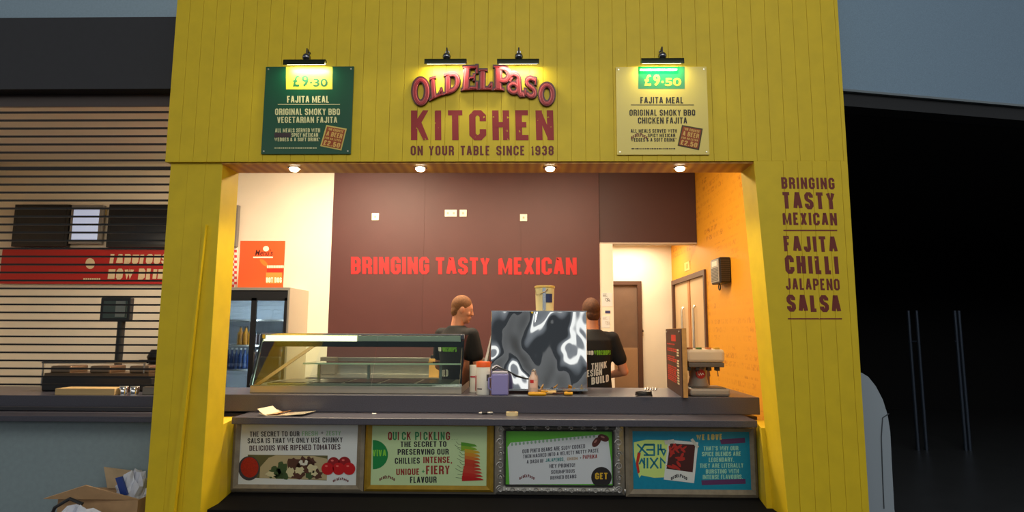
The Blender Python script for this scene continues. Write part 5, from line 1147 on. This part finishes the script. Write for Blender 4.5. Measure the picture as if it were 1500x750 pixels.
for pxs, lab in (((1330, 1342), 'pair of faint steel posts'), ((1398, 1404), 'faint steel posts at the right edge')):
    p = P(pxs[0], 560, 4.2); t = thing('barrier_posts', lab + ' glinting far back in the dark hall', 'barrier', V((p.x, 4.2, 0)))
    for q in pxs: a = P(q, 455, 4.2); part('post', MB().cyl((a.x, 4.2, 0), (a.x, 4.2, a.z), .022), GP, t, True)
    a, b = P(pxs[0], 500, 4.2), P(pxs[1], 500, 4.2); part('rail', MB().tube([a, b], .012), GP, t, True)

# ---------------------------------------------------------------- people
SKIN = mat('warm_skin', (206, 140, 106), .55, 0, .04, 30); TEE = mat('black_cotton', (15, 15, 17), .85, 0, .15, 60)
def remesh(mb, name, voxel, smooth, m, parent, off):
    me = mb.mesh(name, V((0, 0, 0))); o = bpy.data.objects.new(name, me); COL.objects.link(o)
    r = o.modifiers.new('r', 'REMESH'); r.mode = 'VOXEL'; r.voxel_size = voxel
    s = o.modifiers.new('s', 'SMOOTH'); s.factor = .5; s.iterations = smooth
    bpy.context.view_layer.update()
    m2 = bpy.data.meshes.new_from_object(o.evaluated_get(bpy.context.evaluated_depsgraph_get()))
    bpy.data.objects.remove(o); bpy.data.meshes.remove(me)
    for v in m2.vertices: v.co = v.co - off
    for p in m2.polygons: p.use_smooth = True
    m2.name = name; m2.materials.append(m)
    ob = bpy.data.objects.new(name, m2); COL.objects.link(ob)
    if parent: ob.parent = parent
    return ob
def human(label, loc, face, S, head_yaw, head_tilt, arms, hairc, text_fn, trouser_m, hair_top=.02):
    """local frame: +Y ahead, +X the person's right; face = degrees turned clockwise from straight ahead"""
    loc = V(loc); W = Matrix.Translation(loc) @ Matrix.Rotation(-math.radians(face), 4, 'Z') @ Matrix.Scale(S, 4)
    HC = V((0, .005, 1.56)); HM = Matrix.Translation(HC) @ Matrix.Rotation(-math.radians(head_yaw), 4, 'Z') @ Matrix.Rotation(-math.radians(head_tilt), 4, 'X')
    h = MB()                                            # head about the top of the neck
    h.ell((0, .018, .115), .076, .094, .112, 26, 18); h.ell((0, .045, .045), .056, .062, .058, 20, 12); h.ell((0, .088, .018), .024, .022, .02)
    h.cap((0, .106, .12), (0, .120, .086), .010, .012); h.ell((-.011, .113, .083), .009, .01, .008); h.ell((.011, .113, .083), .009, .01, .008)
    h.cap((-.034, .096, .138), (.034, .096, .138), .012); h.ell((0, .108, .056), .024, .01, .006); h.ell((0, .106, .045), .021, .011, .007)
    for s in (-1, 1): h.ell((s * .078, .012, .105), .011, .020, .032, 12, 8); h.ell((s * .042, .08, .085), .024, .02, .02)
    h.xform(HM)
    b = MB(); b.v, b.f = h.v, h.f
    b.cap((0, -.012, 1.44), HM @ V((0, .0, .06)), .062, .056)
    b.loft([(V((0, 0, z)), rx, ry) for z, rx, ry in ((.86, .13, .09), (.95, .168, .115), (1.05, .15, .10), (1.18, .152, .105), (1.32, .175, .118), (1.42, .18, .108), (1.475, .125, .08), (1.51, .06, .06))])
    b.cap((-.13, -.005, 1.44), (.13, -.005, 1.44), .055)
    tee = MB(); tee.loft([(V((0, 0, z)), rx, ry) for z, rx, ry in ((.86, .185, .135), (.95, .182, .132), (1.05, .172, .122), (1.18, .170, .124), (1.32, .190, .132), (1.42, .188, .12), (1.475, .135, .094), (1.518, .076, .076))])
    tee.cap((-.13, -.005, 1.44), (.13, -.005, 1.44), .062)
    for side, el, wr, hand in arms:
        sh = V((side * .185, -.005, 1.435)); el = V(el); wr = V(wr)
        b.cap(sh, el, .052, .042); b.cap(el, wr, .042, .027); b.ell(el.lerp(wr, .25), .040, .040, .040)
        mid = sh.lerp(el, .62); tee.cap(sh, mid, .066, .068)
        d = (wr - el).normalized(); up = V((0, 0, 1)); sd = d.cross(up).normalized(); n_ = sd.cross(d).normalized()
        # palm, four unequal curled fingers, thumb off the side of the palm near its base
        for k in range(4): b.cap(wr, wr + d * .085 + sd * (.027 - .018 * k) , .016, .0125)
        for k, L_ in enumerate((.066, .076, .072, .056)):
            a = wr + d * .088 + sd * (.029 - .0195 * k); m1 = a + (d * .85 - n_ * .5) * (L_ * .5); m2 = m1 + (d * .35 - n_ * .95) * (L_ * .32); m3 = m2 + (-n_ - d * .15) * (L_ * .24)
            b.cap(a, m1, .0098, .009); b.cap(m1, m2, .009, .0084); b.cap(m2, m3, .0084, .0076)
        ti = -side; a = wr + d * .022 + sd * (.024 * 1); m1 = a + (d * .6 + sd * .75 - n_ * .25).normalized() * .042; m2 = m1 + (d * .9 + sd * .1 - n_ * .4).normalized() * .032
        b.cap(a, m1, .014, .011); b.cap(m1, m2, .011, .009)
    tr = MB(); tr.loft([(V((0, 0, z)), rx, ry) for z, rx, ry in ((.80, .17, .125), (.88, .18, .13), (.98, .168, .12), (1.0, .16, .115))])
    for s in (-1, 1):
        hp, kn, an = V((s * .088, 0, .88)), V((s * .098, .012, .50)), V((s * .10, -.015, .09))
        b.cap(hp, kn, .085, .056); b.cap(kn, an, .054, .036); b.ell((s * .098, -.022, .36), .052, .056, .11); b.cap(an + V((0, -.02, -.035)), an + V((s * .015, .14, -.05)), .036, .030)
        tr.cap(hp, kn, .098, .076); tr.cap(kn, an + V((0, 0, .01)), .074, .062)
    for m_ in (b, tee, tr): m_.xform(W)
    body = remesh(b, 'person', .0062, 2, SKIN, None, loc); body.location = loc; ORG[body.name] = loc; tag(body, label, 'person')
    shirt = remesh(tee, 'shirt', .009, 5, TEE, body, loc); ORG[shirt.name] = loc
    tro = remesh(tr, 'trousers', .010, 5, trouser_m, body, loc)
    hr = MB(); hr.ell((0, .002, .138 + hair_top * .25), .0795 + hair_top * .06, .098, .093 + hair_top * .3, 26, 18); hr.ell((0, -.034, .092), .068, .050, .068, 20, 12); hr.ell((0, .056, .184 + hair_top * .2), .046, .03, .022)
    hr.xform(HM); hr.xform(W); remesh(hr, 'hair', .006, 2, hairc, body, loc)
    for s in (-1, 1):
        e = MB(); e.ell((s * .031, .0935, .118), .0125, .010, .0085, 12, 8); e.xform(HM); e.xform(W); ey = part('eye', e, mat('eye_white', (226, 220, 210), .3), body, True)
        e = MB(); e.ell((s * .031, .1012, .118), .0055, .0045, .0055, 10, 6); e.xform(HM); e.xform(W); part('iris', e, mat('dark_iris', (44, 32, 26), .3), ey, True)
        so = MB(); a = V((s * .10, -.015, .0)); so.loft([(a + V((s * .006, .05, z)), rx, ry) for z, rx, ry in ((.002, .048, .135), (.03, .050, .138), (.06, .046, .12), (.095, .040, .07))], 20); so.xform(W); part('shoe', so, mat('black_shoe', (30, 28, 28), .5), body, True)
    # lettering laid onto the back of the shirt
    bv = BVHTree.FromPolygons([v.co.copy() for v in shirt.data.vertices], [tuple(p.vertices) for p in shirt.data.polygons])
    Ri = W.to_3x3()
    for s, bx, m_, th, sk in text_fn:
        mb = MB(); x0, z0, x1, z1 = bx
        w, qs = text_quads(s, th, .10)
        for q in qs:
            pts = []
            for p in q:
                u = p.x / w; lp = V((x0 + (x1 - x0) * u, -.6, z0 + (z1 - z0) * p.y + sk * u)); wp = W @ lp - loc; dirv = (Ri @ V((0, 1, 0))).normalized()
                hit = bv.ray_cast(wp, dirv)
                pts.append((hit[0] if hit[0] else wp + dirv * .45) - dirv * .004 + loc)
            mb.poly(pts)
        part('shirt_lettering', mb, m_, shirt)
    return body
WTXT = mat('white_shirt_print', (222, 222, 214), .7); GTXT = mat('lime_shirt_print', (120, 190, 40), .7)
p = P(669, 500, 1.74); topz = P(678, 431.5, 1.74).z
human('man in a black printed t-shirt with short fair hair, turned right behind the glass case', (p.x, 1.74, 0), 36, topz / 1.80, 46, 14,
      [(1, (.225, .05, 1.15), (.195, .20, .945), 0), (-1, (-.255, .04, 1.15), (-.16, .26, 1.0), 0)], mat('short_fair_brown_hair', (120, 78, 44), .8, 0, .3, 90),
      [('AND', (-.165, 1.285, -.075, 1.33), WTXT, .26, 0), ('WORKSHOPS', (-.07, 1.285, .105, 1.335), GTXT, .2, .0), ('BUILD', (-.12, 1.06, .02, 1.12), WTXT, .2, .01)], mat('dark_work_trousers', (34, 32, 34), .8))
p = P(868, 500, 1.80); topz = P(860, 436.5, 1.80).z
human('man in a black t-shirt seen from behind, standing to the right of the bright oven', (p.x, 1.80, 0), -6, topz / 1.81, -14, 8,
      [(1, (.295, .0, 1.13), (.13, .24, 1.06), 0), (-1, (-.25, .06, 1.13), (-.13, .28, 1.05), 0)], mat('brown_hair', (86, 50, 26), .8, 0, .3, 60),
      [('AND', (-.09, 1.285, -.02, 1.325), WTXT, .26, 0), ('WORKSHOPS', (-.015, 1.285, .15, 1.328), GTXT, .2, 0), ('THINK', (-.04, 1.15, .11, 1.21), WTXT, .18, .02), ('DESIGN', (-.11, 1.085, .06, 1.145), WTXT, .18, .02), ('BUILD', (-.04, 1.02, .13, 1.085), WTXT, .2, .025)],
      mat('camouflage_trousers', (104, 96, 74), .8, 0, .45, 14), .05)
